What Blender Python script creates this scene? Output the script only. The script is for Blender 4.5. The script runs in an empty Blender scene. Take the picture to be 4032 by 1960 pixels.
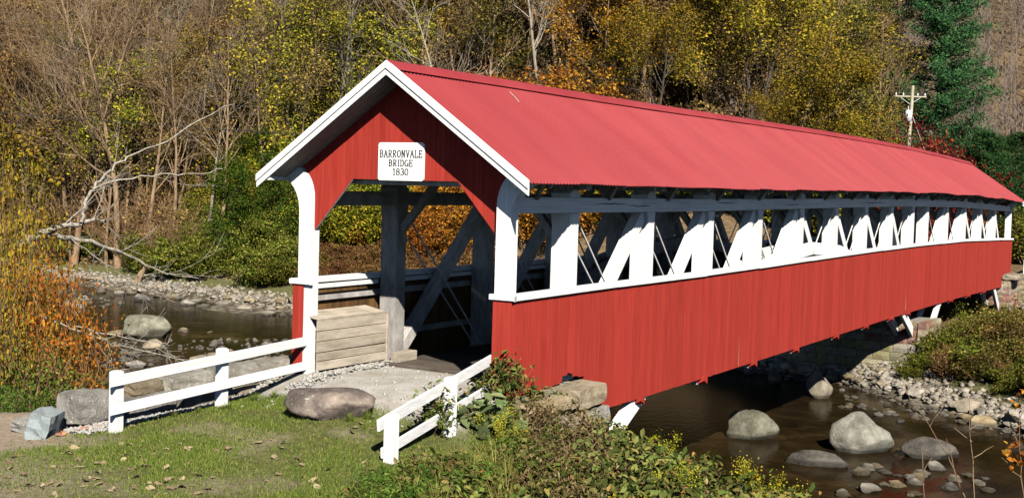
import bpy, bmesh, math, random
import numpy as np
from mathutils import Vector, Matrix, noise as mnoise

random.seed(7)
RNG = np.random.default_rng(7)
scene = bpy.context.scene
COL = scene.collection

# ------------------------------------------------------------------ camera, world, sun, exposure
CAM = np.array([-17.607, -12.535, 3.394])
YAW, PITCH, ROLL, FPX = 0.5296, -0.0471, 0.0290, 4957.2
FW = np.array([math.cos(PITCH)*math.cos(YAW), math.cos(PITCH)*math.sin(YAW), math.sin(PITCH)])
_r = np.cross(FW, [0, 0, 1.0]); _r /= np.linalg.norm(_r)
_u = np.cross(_r, FW)
RT = math.cos(ROLL)*_r + math.sin(ROLL)*_u
UP = -math.sin(ROLL)*_r + math.cos(ROLL)*_u
cam_data = bpy.data.cameras.new('camera')
cam_data.sensor_width = 36.0
cam_data.lens = 36.0*FPX/4032.0
cam_data.clip_start = 0.1
cam_data.clip_end = 3000.0
cam = bpy.data.objects.new('camera', cam_data)
COL.objects.link(cam)
cam.matrix_world = Matrix(((RT[0], UP[0], -FW[0], CAM[0]), (RT[1], UP[1], -FW[1], CAM[1]),
                           (RT[2], UP[2], -FW[2], CAM[2]), (0, 0, 0, 1)))
scene.camera = cam

TOSUN = Vector((-0.575, -0.53, 0.575)).normalized()
world = bpy.data.worlds.new('World')
scene.world = world
world.use_nodes = True
wn = world.node_tree.nodes
sky = wn.new('ShaderNodeTexSky')
sky.sky_type = 'NISHITA'
sky.sun_disc = False
sky.sun_elevation = math.asin(TOSUN.z)
sky.sun_rotation = math.atan2(TOSUN.x, TOSUN.y)
sky.air_density = 0.6
sky.altitude = 2200.0
sky.dust_density = 0.1
world.node_tree.links.new(sky.outputs[0], wn['Background'].inputs[0])
wn['Background'].inputs[1].default_value = 0.05
sun_data = bpy.data.lights.new('sun', 'SUN')
sun_data.energy = 5.0
sun_data.angle = math.radians(0.5)
sun_data.color = (1.0, 0.94, 0.85)
sun = bpy.data.objects.new('sun', sun_data)
sun.rotation_euler = TOSUN.to_track_quat('Z', 'Y').to_euler()
sun.location = (-20, -22, 25)
COL.objects.link(sun)
scene.view_settings.view_transform = 'Standard'
scene.view_settings.look = 'None'
scene.view_settings.exposure = 0.92
scene.view_settings.gamma = 1.0
scene.cycles.max_bounces = 6
scene.cycles.diffuse_bounces = 0
scene.cycles.glossy_bounces = 3
scene.cycles.transmission_bounces = 4
scene.cycles.transparent_max_bounces = 4

S = 4032/2576.0      # layout pixels are noted on a 2576 px wide copy of the photograph


def ray(px, py):
    return FW + RT*((px*S-2016)/FPX) - UP*((py*S-980)/FPX)


def at_depth(px, py, d):
    """the point seen at a layout pixel at horizontal distance d"""
    r = ray(px, py)
    return CAM + r*(d/math.hypot(r[0], r[1]))


def pix(p):
    d = np.asarray(p, float)-CAM
    z = d@FW
    return (2016+FPX*(d@RT)/z)/S, (980-FPX*(d@UP)/z)/S


def spot(px, d, py=500):
    """ground position under a layout pixel column at horizontal distance d"""
    p = at_depth(px, py, d)
    return p[0], p[1], float(terrain(p[0], p[1]))


# ------------------------------------------------------------------ scene helpers
def tag(o, label=None, cat=None, group=None, kind=None):
    if label: o['label'] = label
    if cat: o['category'] = cat
    if group: o['group'] = group
    if kind: o['kind'] = kind
    return o


def empty(name, loc=(0, 0, 0), rz=0.0):
    o = bpy.data.objects.new(name, None)
    o.location = loc
    o.rotation_euler[2] = rz
    o.empty_display_size = 0.2
    COL.objects.link(o)
    return o


def mesh_np(name, verts, faces, smooth=False):
    verts = np.asarray(verts, dtype=np.float32).reshape(-1, 3)
    if not isinstance(faces, list):
        faces = [faces]
    faces = [np.asarray(f, dtype=np.int32) for f in faces if len(f)]
    me = bpy.data.meshes.new(name)
    me.vertices.add(len(verts))
    me.vertices.foreach_set('co', verts.ravel())
    loops = np.concatenate([f.ravel() for f in faces])
    totals = np.concatenate([np.full(len(f), f.shape[1], np.int32) for f in faces])
    starts = np.concatenate([[0], np.cumsum(totals)[:-1]]).astype(np.int32)
    me.loops.add(len(loops))
    me.loops.foreach_set('vertex_index', loops)
    me.polygons.add(len(totals))
    me.polygons.foreach_set('loop_start', starts)
    if smooth:
        me.polygons.foreach_set('use_smooth', np.ones(len(totals), dtype=bool))
    me.update(calc_edges=True)
    me.validate()
    return me


def obj(name, me, mat=None, parent=None, loc=None):
    o = bpy.data.objects.new(name, me)
    if mat is not None and len(me.materials) == 0:
        me.materials.append(mat)
    if parent is not None:
        o.parent = parent
    if loc is not None:
        o.location = loc
    COL.objects.link(o)
    return o


def pyobj(name, verts, faces, mat=None, parent=None, smooth=False):
    me = bpy.data.meshes.new(name)
    me.from_pydata([tuple(v) for v in verts], [], faces)
    if smooth:
        for p in me.polygons: p.use_smooth = True
    me.update()
    return obj(name, me, mat, parent)


def beam_data(p0, p1, w, h, up=(0, 0, 1), ch=0.012):
    """a chamfered timber from p0 to p1; w across, h along up"""
    p0 = Vector(p0); p1 = Vector(p1)
    d = (p1-p0).normalized()
    upv = Vector(up)
    side = d.cross(upv)
    if side.length < 1e-4:
        side = d.cross(Vector((0, 1, 0)))
    side.normalize()
    upv = side.cross(d).normalized()
    a, b = w/2, h/2
    c = min(ch, a*0.4, b*0.4)
    prof = [(-a+c, -b), (a-c, -b), (a, -b+c), (a, b-c), (a-c, b), (-a+c, b), (-a, b-c), (-a, -b+c)]
    vs = []
    for p in (p0, p1):
        for x, y in prof:
            vs.append(p+side*x+upv*y)
    fs = [(i, (i+1) % 8, 8+(i+1) % 8, 8+i) for i in range(8)]
    fs.append(tuple(range(7, -1, -1)))
    fs.append(tuple(range(8, 16)))
    return vs, fs


def beam(name, p0, p1, w, h, mat, parent=None, up=(0, 0, 1), ch=0.012):
    vs, fs = beam_data(p0, p1, w, h, up, ch)
    return pyobj(name, vs, fs, mat, parent)


def prism(name, outline, axis, a0, a1, mat, parent=None):
    """extrude a 2D outline (list of 2-tuples) along world axis 'x' or 'y' between a0 and a1"""
    n = len(outline)
    vs = []
    for a in (a0, a1):
        for p, q in outline:
            vs.append((a, p, q) if axis == 'x' else (p, a, q))
    fs = [(i, (i+1) % n, n+(i+1) % n, n+i) for i in range(n)]
    fs.append(tuple(range(n-1, -1, -1)))
    fs.append(tuple(range(n, 2*n)))
    return pyobj(name, vs, fs, mat, parent)


def copy_tree(o, parent=None):
    c = o.copy()
    COL.objects.link(c)
    if parent is not None:
        c.parent = parent
    for ch in o.children:
        copy_tree(ch, c)
    return c


# ------------------------------------------------------------------ materials
def new_mat(name):
    m = bpy.data.materials.new(name)
    m.use_nodes = True
    nt = m.node_tree
    return m, nt, nt.nodes, nt.links, nt.nodes['Principled BSDF']


def N(nodes, t, **kw):
    n = nodes.new(t)
    for k, v in kw.items():
        if k == 'inp':
            for kk, vv in v.items(): n.inputs[kk].default_value = vv
        else:
            setattr(n, k, v)
    return n


def ramp(nodes, stops, interp='LINEAR'):
    r = nodes.new('ShaderNodeValToRGB')
    r.color_ramp.interpolation = interp
    el = r.color_ramp.elements
    while len(el) < len(stops): el.new(0.5)
    for e, (p, c) in zip(el, stops):
        e.position = p
        e.color = (c[0], c[1], c[2], 1)
    return r


def noise_node(nodes, links, scale, detail=4, rough=0.6, vec=None, stretch=None, coord='Object'):
    tc = nodes.new('ShaderNodeTexCoord')
    src = tc.outputs[coord]
    if stretch:
        mp = nodes.new('ShaderNodeMapping')
        mp.inputs['Scale'].default_value = stretch
        links.new(src, mp.inputs[0])
        src = mp.outputs[0]
    n = nodes.new('ShaderNodeTexNoise')
    n.inputs['Scale'].default_value = scale
    n.inputs['Detail'].default_value = detail
    n.inputs['Roughness'].default_value = rough
    links.new(src, n.inputs[0])
    return n


def painted(name, c0, c1, wear, rough=0.5, stretch=(6, 6, 0.5), scale=3.0, wear_at=0.72, bump=0.25, rand=0.12, spec=0.4):
    """weathered paint on wood: two tones in the grain, chips of bare wood, a tint per board"""
    m, nt, nd, ln, b = new_mat(name)
    n1 = noise_node(nd, ln, scale, 5, 0.65, stretch=stretch)
    r1 = ramp(nd, [(0.3, c0), (0.7, c1)])
    ln.new(n1.outputs[0], r1.inputs[0])
    oi = nd.new('ShaderNodeObjectInfo')
    hs = nd.new('ShaderNodeHueSaturation')
    mr = N(nd, 'ShaderNodeMapRange', inp={3: 1-rand, 4: 1+rand})
    ln.new(oi.outputs['Random'], mr.inputs[0])
    ln.new(mr.outputs[0], hs.inputs['Value'])
    ln.new(r1.outputs[0], hs.inputs['Color'])
    n2 = noise_node(nd, ln, scale*5, 6, 0.75, stretch=stretch)
    r2 = ramp(nd, [(wear_at, (0, 0, 0)), (wear_at+0.06, (1, 1, 1))])
    ln.new(n2.outputs[0], r2.inputs[0])
    mx = N(nd, 'ShaderNodeMix', data_type='RGBA')
    ln.new(r2.outputs[0], mx.inputs[0])
    ln.new(hs.outputs[0], mx.inputs[6])
    mx.inputs[7].default_value = (*wear, 1)
    ln.new(mx.outputs[2], b.inputs['Base Color'])
    b.inputs['Roughness'].default_value = rough
    b.inputs['Specular IOR Level'].default_value = spec
    bp = N(nd, 'ShaderNodeBump', inp={'Strength': bump, 'Distance': 0.02})
    ln.new(n2.outputs[0], bp.inputs['Height'])
    ln.new(bp.outputs[0], b.inputs['Normal'])
    return m


def leafy(name, stops, trans=0.3, rand=0.25, gloss=0.0):
    """leaf colours spread over the single leaves; a tint per plant"""
    m = bpy.data.materials.new(name)
    m.use_nodes = True
    nt = m.node_tree; nd = nt.nodes; ln = nt.links
    nd.remove(nd['Principled BSDF'])
    out = nd['Material Output']
    g = nd.new('ShaderNodeNewGeometry')
    r = ramp(nd, stops)
    ln.new(g.outputs['Random Per Island'], r.inputs[0])
    oi = nd.new('ShaderNodeObjectInfo')
    hs = nd.new('ShaderNodeHueSaturation')
    mr = N(nd, 'ShaderNodeMapRange', inp={3: 1-rand, 4: 1+rand})
    ln.new(oi.outputs['Random'], mr.inputs[0])
    ln.new(mr.outputs[0], hs.inputs['Value'])
    mr2 = N(nd, 'ShaderNodeMapRange', inp={3: 0.485, 4: 0.515})
    ln.new(oi.outputs['Random'], mr2.inputs[0])
    ln.new(mr2.outputs[0], hs.inputs['Hue'])
    ln.new(r.outputs[0], hs.inputs['Color'])
    d = nd.new('ShaderNodeBsdfDiffuse'); t = nd.new('ShaderNodeBsdfTranslucent')
    ln.new(hs.outputs[0], d.inputs[0]); ln.new(hs.outputs[0], t.inputs[0])
    mx = N(nd, 'ShaderNodeMixShader', inp={0: trans})
    ln.new(d.outputs[0], mx.inputs[1]); ln.new(t.outputs[0], mx.inputs[2])
    if gloss > 0:
        gl = N(nd, 'ShaderNodeBsdfGlossy', inp={'Roughness': 0.35})
        m2 = N(nd, 'ShaderNodeMixShader', inp={0: gloss})
        ln.new(mx.outputs[0], m2.inputs[1]); ln.new(gl.outputs[0], m2.inputs[2])
        ln.new(m2.outputs[0], out.inputs[0])
    else:
        ln.new(mx.outputs[0], out.inputs[0])
    return m


def bark(name, c0, c1, rand=0.3):
    m, nt, nd, ln, b = new_mat(name)
    n1 = noise_node(nd, ln, 2.5, 6, 0.7, stretch=(3, 3, 0.8))
    r = ramp(nd, [(0.35, c0), (0.68, c1)])
    ln.new(n1.outputs[0], r.inputs[0])
    oi = nd.new('ShaderNodeObjectInfo')
    hs = nd.new('ShaderNodeHueSaturation')
    mr = N(nd, 'ShaderNodeMapRange', inp={3: 1-rand, 4: 1+rand})
    ln.new(oi.outputs['Random'], mr.inputs[0]); ln.new(mr.outputs[0], hs.inputs['Value'])
    ln.new(r.outputs[0], hs.inputs['Color']); ln.new(hs.outputs[0], b.inputs['Base Color'])
    b.inputs['Roughness'].default_value = 0.9
    b.inputs['Specular IOR Level'].default_value = 0.1
    return m


def stone(name, stops, scale=3.0, bump=0.5, rand=0.25, spots=None, wet=False):
    m, nt, nd, ln, b = new_mat(name)
    n1 = noise_node(nd, ln, scale, 8, 0.7)
    r = ramp(nd, stops)
    ln.new(n1.outputs[0], r.inputs[0])
    oi = nd.new('ShaderNodeObjectInfo')
    hs = nd.new('ShaderNodeHueSaturation')
    mr = N(nd, 'ShaderNodeMapRange', inp={3: 1-rand, 4: 1+rand})
    ln.new(oi.outputs['Random'], mr.inputs[0]); ln.new(mr.outputs[0], hs.inputs['Value'])
    ln.new(r.outputs[0], hs.inputs['Color'])
    wn_ = nd.new('ShaderNodeTexWhiteNoise'); wn_.noise_dimensions = '1D'
    ln.new(oi.outputs['Random'], wn_.inputs['W'])
    mr4 = N(nd, 'ShaderNodeMapRange', inp={3: 1-rand*1.2, 4: 1+rand*1.2})
    ln.new(wn_.outputs['Value'], mr4.inputs[0]); ln.new(mr4.outputs[0], hs.inputs['Saturation'])
    col = hs.outputs[0]
    if spots:
        n3 = noise_node(nd, ln, scale*9, 3, 0.5)
        r3 = ramp(nd, [(0.66, (0, 0, 0)), (0.70, (1, 1, 1))])
        ln.new(n3.outputs[0], r3.inputs[0])
        mx = N(nd, 'ShaderNodeMix', data_type='RGBA')
        ln.new(r3.outputs[0], mx.inputs[0]); ln.new(col, mx.inputs[6])
        mx.inputs[7].default_value = (*spots, 1)
        col = mx.outputs[2]
    if wet:     # stone stays dark and damp just above the water
        ge = nd.new('ShaderNodeNewGeometry'); sp = nd.new('ShaderNodeSeparateXYZ')
        ln.new(ge.outputs['Position'], sp.inputs[0])
        ma = N(nd, 'ShaderNodeMath', operation='MULTIPLY_ADD', inp={1: -0.22})
        ln.new(n1.outputs[0], ma.inputs[0]); ln.new(sp.outputs['Z'], ma.inputs[2])
        mrw = N(nd, 'ShaderNodeMapRange', inp={1: -3.33, 2: -3.27, 3: 0.36, 4: 1.0})
        ln.new(ma.outputs[0], mrw.inputs[0])
        mw = N(nd, 'ShaderNodeMix', data_type='RGBA', blend_type='MULTIPLY', inp={0: 1.0})
        ln.new(col, mw.inputs[6]); ln.new(mrw.outputs[0], mw.inputs[7])
        col = mw.outputs[2]
    ln.new(col, b.inputs['Base Color'])
    b.inputs['Roughness'].default_value = 0.85
    b.inputs['Specular IOR Level'].default_value = 0.2
    n2 = noise_node(nd, ln, scale*6, 8, 0.75)
    bp = N(nd, 'ShaderNodeBump', inp={'Strength': min(1.0, bump*1.5), 'Distance': 0.08})
    ln.new(n2.outputs[0], bp.inputs['Height'])
    ln.new(bp.outputs[0], b.inputs['Normal'])
    return m


M = {}
M['red'] = painted('red_siding_paint', (0.26, 0.023, 0.016), (0.355, 0.042, 0.028), (0.46, 0.30, 0.22), 0.7, (7, 7, 0.35), 3.0, 0.72, 0.2, 0.09, 0.12)
M['white'] = painted('white_paint', (0.60, 0.60, 0.58), (0.78, 0.78, 0.76), (0.30, 0.28, 0.25), 0.55, (5, 5, 5), 2.2, 0.70, 0.2, 0.06)
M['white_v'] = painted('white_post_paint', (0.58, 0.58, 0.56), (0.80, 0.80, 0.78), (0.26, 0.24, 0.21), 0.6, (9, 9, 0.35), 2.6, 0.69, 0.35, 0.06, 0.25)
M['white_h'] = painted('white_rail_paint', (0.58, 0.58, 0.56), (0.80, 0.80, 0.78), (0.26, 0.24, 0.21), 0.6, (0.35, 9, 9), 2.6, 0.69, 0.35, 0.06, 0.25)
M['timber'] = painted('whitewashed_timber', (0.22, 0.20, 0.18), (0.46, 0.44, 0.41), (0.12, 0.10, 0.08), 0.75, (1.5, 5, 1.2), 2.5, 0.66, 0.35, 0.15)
M['cream'] = painted('cream_soffit_paint', (0.42, 0.36, 0.28), (0.62, 0.56, 0.46), (0.2, 0.15, 0.1), 0.6, (3, 3, 3), 2.2, 0.72, 0.15, 0.05)
M['plank'] = painted('weathered_plank', (0.27, 0.225, 0.17), (0.50, 0.44, 0.35), (0.09, 0.07, 0.05), 0.85, (1.0, 6, 5), 1.6, 0.66, 0.3, 0.15, 0.15)
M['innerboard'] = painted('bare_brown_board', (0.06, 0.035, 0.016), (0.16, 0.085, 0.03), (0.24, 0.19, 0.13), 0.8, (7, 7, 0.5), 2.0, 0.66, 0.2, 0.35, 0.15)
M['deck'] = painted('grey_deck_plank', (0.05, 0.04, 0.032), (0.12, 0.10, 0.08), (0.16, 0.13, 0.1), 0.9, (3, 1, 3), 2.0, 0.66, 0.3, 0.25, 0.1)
M['steel'] = painted('painted_iron', (0.42, 0.41, 0.39), (0.62, 0.61, 0.58), (0.16, 0.08, 0.04), 0.5, (2, 2, 2), 4.0, 0.7, 0.1, 0.05)
M['sign'] = painted('sign_enamel', (0.74, 0.74, 0.71), (0.80, 0.80, 0.78), (0.5, 0.48, 0.45), 0.4, (1, 1, 1), 3.0, 0.74, 0.03, 0.0)
M['letter'] = painted('faded_black_lettering', (0.035, 0.035, 0.035), (0.10, 0.10, 0.10), (0.35, 0.35, 0.34), 0.6, (1, 1, 1), 9.0, 0.66, 0.02, 0.15)
M['crack'] = painted('bare_split_wood', (0.30, 0.20, 0.12), (0.42, 0.30, 0.2), (0.2, 0.12, 0.08), 0.8, (7, 7, 0.5), 2.0, 0.66, 0.1, 0.1)

# roof: painted corrugated metal
m, nt, nd, ln, b = new_mat('red_metal_roof')
n1 = noise_node(nd, ln, 0.9, 4, 0.6, stretch=(1, 0.35, 0.35))
r1 = ramp(nd, [(0.3, (0.245, 0.026, 0.028)), (0.72, (0.295, 0.040, 0.043))])
ln.new(n1.outputs[0], r1.inputs[0])
oi = nd.new('ShaderNodeObjectInfo'); hs = nd.new('ShaderNodeHueSaturation')
mr = N(nd, 'ShaderNodeMapRange', inp={3: 0.94, 4: 1.05})
ln.new(oi.outputs['Random'], mr.inputs[0]); ln.new(mr.outputs[0], hs.inputs['Value'])
ln.new(r1.outputs[0], hs.inputs['Color'])
n2 = noise_node(nd, ln, 14, 4, 0.7)
r2 = ramp(nd, [(0.74, (0, 0, 0)), (0.78, (1, 1, 1))])
ln.new(n2.outputs[0], r2.inputs[0])
mx = N(nd, 'ShaderNodeMix', data_type='RGBA')
ln.new(r2.outputs[0], mx.inputs[0]); ln.new(hs.outputs[0], mx.inputs[6])
mx.inputs[7].default_value = (0.25, 0.038, 0.042, 1)
ln.new(mx.outputs[2], b.inputs['Base Color'])
b.inputs['Roughness'].default_value = 0.48
b.inputs['Specular IOR Level'].default_value = 0.45
M['roof'] = m

M['rock_grey'] = stone('river_rock', [(0.3, (0.10, 0.08, 0.055)), (0.5, (0.225, 0.19, 0.138)), (0.72, (0.38, 0.335, 0.255))], 2.0, 0.5, 0.4, wet=True)
M['rock_big'] = stone('pale_boulder', [(0.3, (0.085, 0.078, 0.058)), (0.5, (0.20, 0.19, 0.145)), (0.7, (0.36, 0.345, 0.275))], 2.2, 0.7, 0.2, wet=True)
M['rock_dark'] = stone('dark_boulder', [(0.34, (0.035, 0.032, 0.028)), (0.5, (0.095, 0.085, 0.07)), (0.72, (0.20, 0.185, 0.155))], 1.8, 0.7, 0.05, wet=True)
M['rock_lichen'] = stone('lichened_boulder', [(0.36, (0.075, 0.06, 0.05)), (0.5, (0.17, 0.14, 0.12)), (0.66, (0.40, 0.33, 0.27))], 1.3, 0.6, 0.05, spots=(0.5, 0.48, 0.43))
M['masonry'] = stone('pier_stone', [(0.3, (0.17, 0.13, 0.09)), (0.5, (0.31, 0.255, 0.175)), (0.72, (0.43, 0.37, 0.27))], 2.6, 0.6, 0.25)
M['redstone'] = stone('red_sandstone', [(0.3, (0.16, 0.08, 0.065)), (0.5, (0.28, 0.15, 0.12)), (0.72, (0.38, 0.25, 0.19))], 2.6, 0.6, 0.25)
M['mossy'] = stone('mossy_stone', [(0.3, (0.14, 0.125, 0.065)), (0.5, (0.27, 0.245, 0.14)), (0.72, (0.37, 0.335, 0.21))], 2.2, 0.6, 0.2)
M['block'] = stone('grey_wall_block', [(0.3, (0.13, 0.115, 0.095)), (0.5, (0.29, 0.27, 0.23)), (0.72, (0.48, 0.46, 0.41))], 2.2, 0.7, 0.2, spots=(0.55, 0.54, 0.5))
M['blueslab'] = stone('blue_grey_slab', [(0.3, (0.18, 0.20, 0.20)), (0.55, (0.30, 0.34, 0.34)), (0.75, (0.42, 0.46, 0.46))], 2.0, 0.4, 0.1)
M['mortar'] = stone('mortar', [(0.3, (0.20, 0.18, 0.15)), (0.7, (0.36, 0.33, 0.28))], 5.0, 0.4, 0.0)
M['bark_grey'] = bark('grey_bark', (0.12, 0.077, 0.044), (0.32, 0.222, 0.132))
M['bark_pale'] = bark('pale_bark', (0.13, 0.108, 0.08), (0.34, 0.295, 0.225))
M['bark_white'] = bark('white_limb_bark', (0.15, 0.13, 0.105), (0.40, 0.365, 0.30), 0.0)
M['bark_dark'] = bark('dark_bark', (0.025, 0.02, 0.016), (0.085, 0.07, 0.055))
M['bark_brown'] = bark('brown_twig', (0.165, 0.093, 0.05), (0.38, 0.235, 0.13))
M['pole'] = bark('pole_wood', (0.30, 0.26, 0.18), (0.46, 0.41, 0.3), 0.0)
M['metal_grey'] = painted('galvanised_metal', (0.5, 0.52, 0.54), (0.62, 0.64, 0.66), (0.3, 0.3, 0.3), 0.4, (1, 1, 1), 3.0, 0.8, 0.02, 0.02)
M['cable'] = painted('black_cable', (0.015, 0.015, 0.015), (0.03, 0.03, 0.03), (0.05, 0.05, 0.05), 0.6, (1, 1, 1), 3.0, 0.9, 0.0, 0.0)

M['lf_yellowgreen'] = leafy('yellow_green_leaves', [(0.0, (0.05, 0.085, 0.010)), (0.35, (0.19, 0.23, 0.02)), (0.7, (0.40, 0.37, 0.03)), (1.0, (0.52, 0.40, 0.045))])
M['lf_ygtree'] = leafy('yellow_olive_leaves', [(0.0, (0.04, 0.055, 0.010)), (0.35, (0.15, 0.155, 0.018)), (0.7, (0.33, 0.29, 0.028)), (1.0, (0.46, 0.33, 0.035))])
M['lf_yellow'] = leafy('yellow_leaves', [(0.0, (0.08, 0.065, 0.012)), (0.4, (0.25, 0.20, 0.022)), (0.75, (0.40, 0.30, 0.03)), (1.0, (0.40, 0.23, 0.025))])
M['lf_orange'] = leafy('orange_leaves', [(0.0, (0.10, 0.045, 0.012)), (0.35, (0.31, 0.11, 0.016)), (0.7, (0.46, 0.17, 0.022)), (1.0, (0.50, 0.30, 0.035))])
M['lf_rustorange'] = leafy('rust_orange_leaves', [(0.0, (0.04, 0.05, 0.012)), (0.22, (0.13, 0.08, 0.018)), (0.5, (0.34, 0.105, 0.018)), (0.8, (0.44, 0.15, 0.02)), (1.0, (0.46, 0.28, 0.035))])
M['lf_rust'] = leafy('rust_brown_leaves', [(0.0, (0.08, 0.05, 0.02)), (0.4, (0.21, 0.125, 0.045)), (0.75, (0.32, 0.20, 0.07)), (1.0, (0.40, 0.29, 0.08))])
M['lf_olive'] = leafy('olive_leaves', [(0.0, (0.035, 0.038, 0.010)), (0.4, (0.115, 0.105, 0.024)), (0.75, (0.21, 0.175, 0.04)), (1.0, (0.30, 0.22, 0.05))])
M['lf_bank'] = leafy('bank_brush_leaves', [(0.0, (0.03, 0.045, 0.007)), (0.4, (0.11, 0.14, 0.017)), (0.7, (0.20, 0.215, 0.03)), (1.0, (0.28, 0.22, 0.06))])
M['lf_green'] = leafy('green_leaves', [(0.0, (0.015, 0.035, 0.007)), (0.5, (0.05, 0.095, 0.014)), (0.85, (0.13, 0.17, 0.02)), (1.0, (0.28, 0.25, 0.03))])
M['lf_red'] = leafy('dark_red_leaves', [(0.0, (0.05, 0.008, 0.008)), (0.5, (0.16, 0.025, 0.018)), (1.0, (0.30, 0.07, 0.03))])
M['lf_crimson'] = leafy('crimson_leaves', [(0.0, (0.22, 0.02, 0.025)), (0.6, (0.42, 0.05, 0.05)), (1.0, (0.50, 0.12, 0.06))])
M['lf_redbrown'] = leafy('red_brown_brush', [(0.0, (0.06, 0.03, 0.015)), (0.4, (0.18, 0.08, 0.035)), (0.75, (0.27, 0.14, 0.05)), (1.0, (0.24, 0.20, 0.05))])
M['lf_pine'] = leafy('pine_needles', [(0.0, (0.014, 0.045, 0.017)), (0.5, (0.04, 0.115, 0.04)), (1.0, (0.095, 0.19, 0.065))], 0.15, 0.1)
M['lf_hemlock'] = leafy('dark_conifer_needles', [(0.0, (0.008, 0.024, 0.010)), (0.5, (0.022, 0.06, 0.018)), (1.0, (0.065, 0.105, 0.028))], 0.15, 0.1)
M['lf_weed'] = leafy('weed_leaves', [(0.0, (0.03, 0.045, 0.010)), (0.35, (0.085, 0.12, 0.024)), (0.7, (0.16, 0.18, 0.042)), (0.92, (0.19, 0.14, 0.045)), (1.0, (0.30, 0.09, 0.04))], 0.25, 0.42)
M['lf_vine'] = leafy('vine_leaves', [(0.0, (0.035, 0.052, 0.014)), (0.4, (0.10, 0.125, 0.032)), (0.8, (0.18, 0.18, 0.055)), (1.0, (0.30, 0.11, 0.035))], 0.25, 0.4)
M['lf_drybrown'] = leafy('dry_brown_leaves', [(0.0, (0.045, 0.038, 0.015)), (0.4, (0.115, 0.092, 0.036)), (0.8, (0.20, 0.155, 0.07)), (1.0, (0.28, 0.225, 0.12))], 0.2, 0.2)
M['lf_bright'] = leafy('fresh_green_leaves', [(0.0, (0.025, 0.055, 0.009)), (0.5, (0.075, 0.145, 0.022)), (1.0, (0.17, 0.24, 0.04))], 0.3, 0.15)
M['lf_goldenrod'] = leafy('goldenrod_flowers', [(0.0, (0.30, 0.28, 0.02)), (0.5, (0.48, 0.42, 0.03)), (1.0, (0.56, 0.50, 0.06))], 0.3, 0.1)
M['lf_grass'] = leafy('grass_blades', [(0.0, (0.05, 0.075, 0.012)), (0.4, (0.11, 0.175, 0.026)), (0.75, (0.19, 0.24, 0.042)), (1.0, (0.33, 0.28, 0.10))], 0.25, 0.0)
M['lf_drygrass'] = leafy('dry_grass_blades', [(0.0, (0.11, 0.12, 0.025)), (0.5, (0.24, 0.22, 0.05)), (1.0, (0.40, 0.34, 0.13))], 0.3, 0.15)
M['lf_fallen'] = leafy('fallen_leaf', [(0.0, (0.16, 0.105, 0.055)), (1.0, (0.38, 0.30, 0.19))], 0.1, 0.35)
M['lf_litter'] = leafy('leaf_litter', [(0.0, (0.09, 0.06, 0.033)), (0.4, (0.21, 0.135, 0.07)), (0.75, (0.34, 0.22, 0.115)), (1.0, (0.42, 0.31, 0.17))], 0.1, 0.1)

# ------------------------------------------------------------------ terrain
ZW = -3.30


def sstep(a, b, x):
    t = np.clip((x-a)/(b-a), 0, 1)
    return t*t*(3-2*t)


def softp(x, k=6.0):
    return np.where(x > 40, x, np.log1p(np.exp(np.clip(x/k, -30, 30)))*k)


def vnoise(x, y, s, seed=0):
    """cheap smooth value noise"""
    x = np.asarray(x, float)/s+seed*17.3; y = np.asarray(y, float)/s+seed*9.1
    xi = np.floor(x); yi = np.floor(y)
    fx = x-xi; fy = y-yi
    fx = fx*fx*(3-2*fx); fy = fy*fy*(3-2*fy)

    def h(a, b):
        v = np.sin(a*127.1+b*311.7)*43758.5453
        return v-np.floor(v)
    return (h(xi, yi)*(1-fx)+h(xi+1, yi)*fx)*(1-fy)+(h(xi, yi+1)*(1-fx)+h(xi+1, yi+1)*fx)*fy


def far_bank(v):
    return 29.0+np.where(v > 0, 0.165*v, 0.92*np.maximum(v, -7.5))


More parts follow.
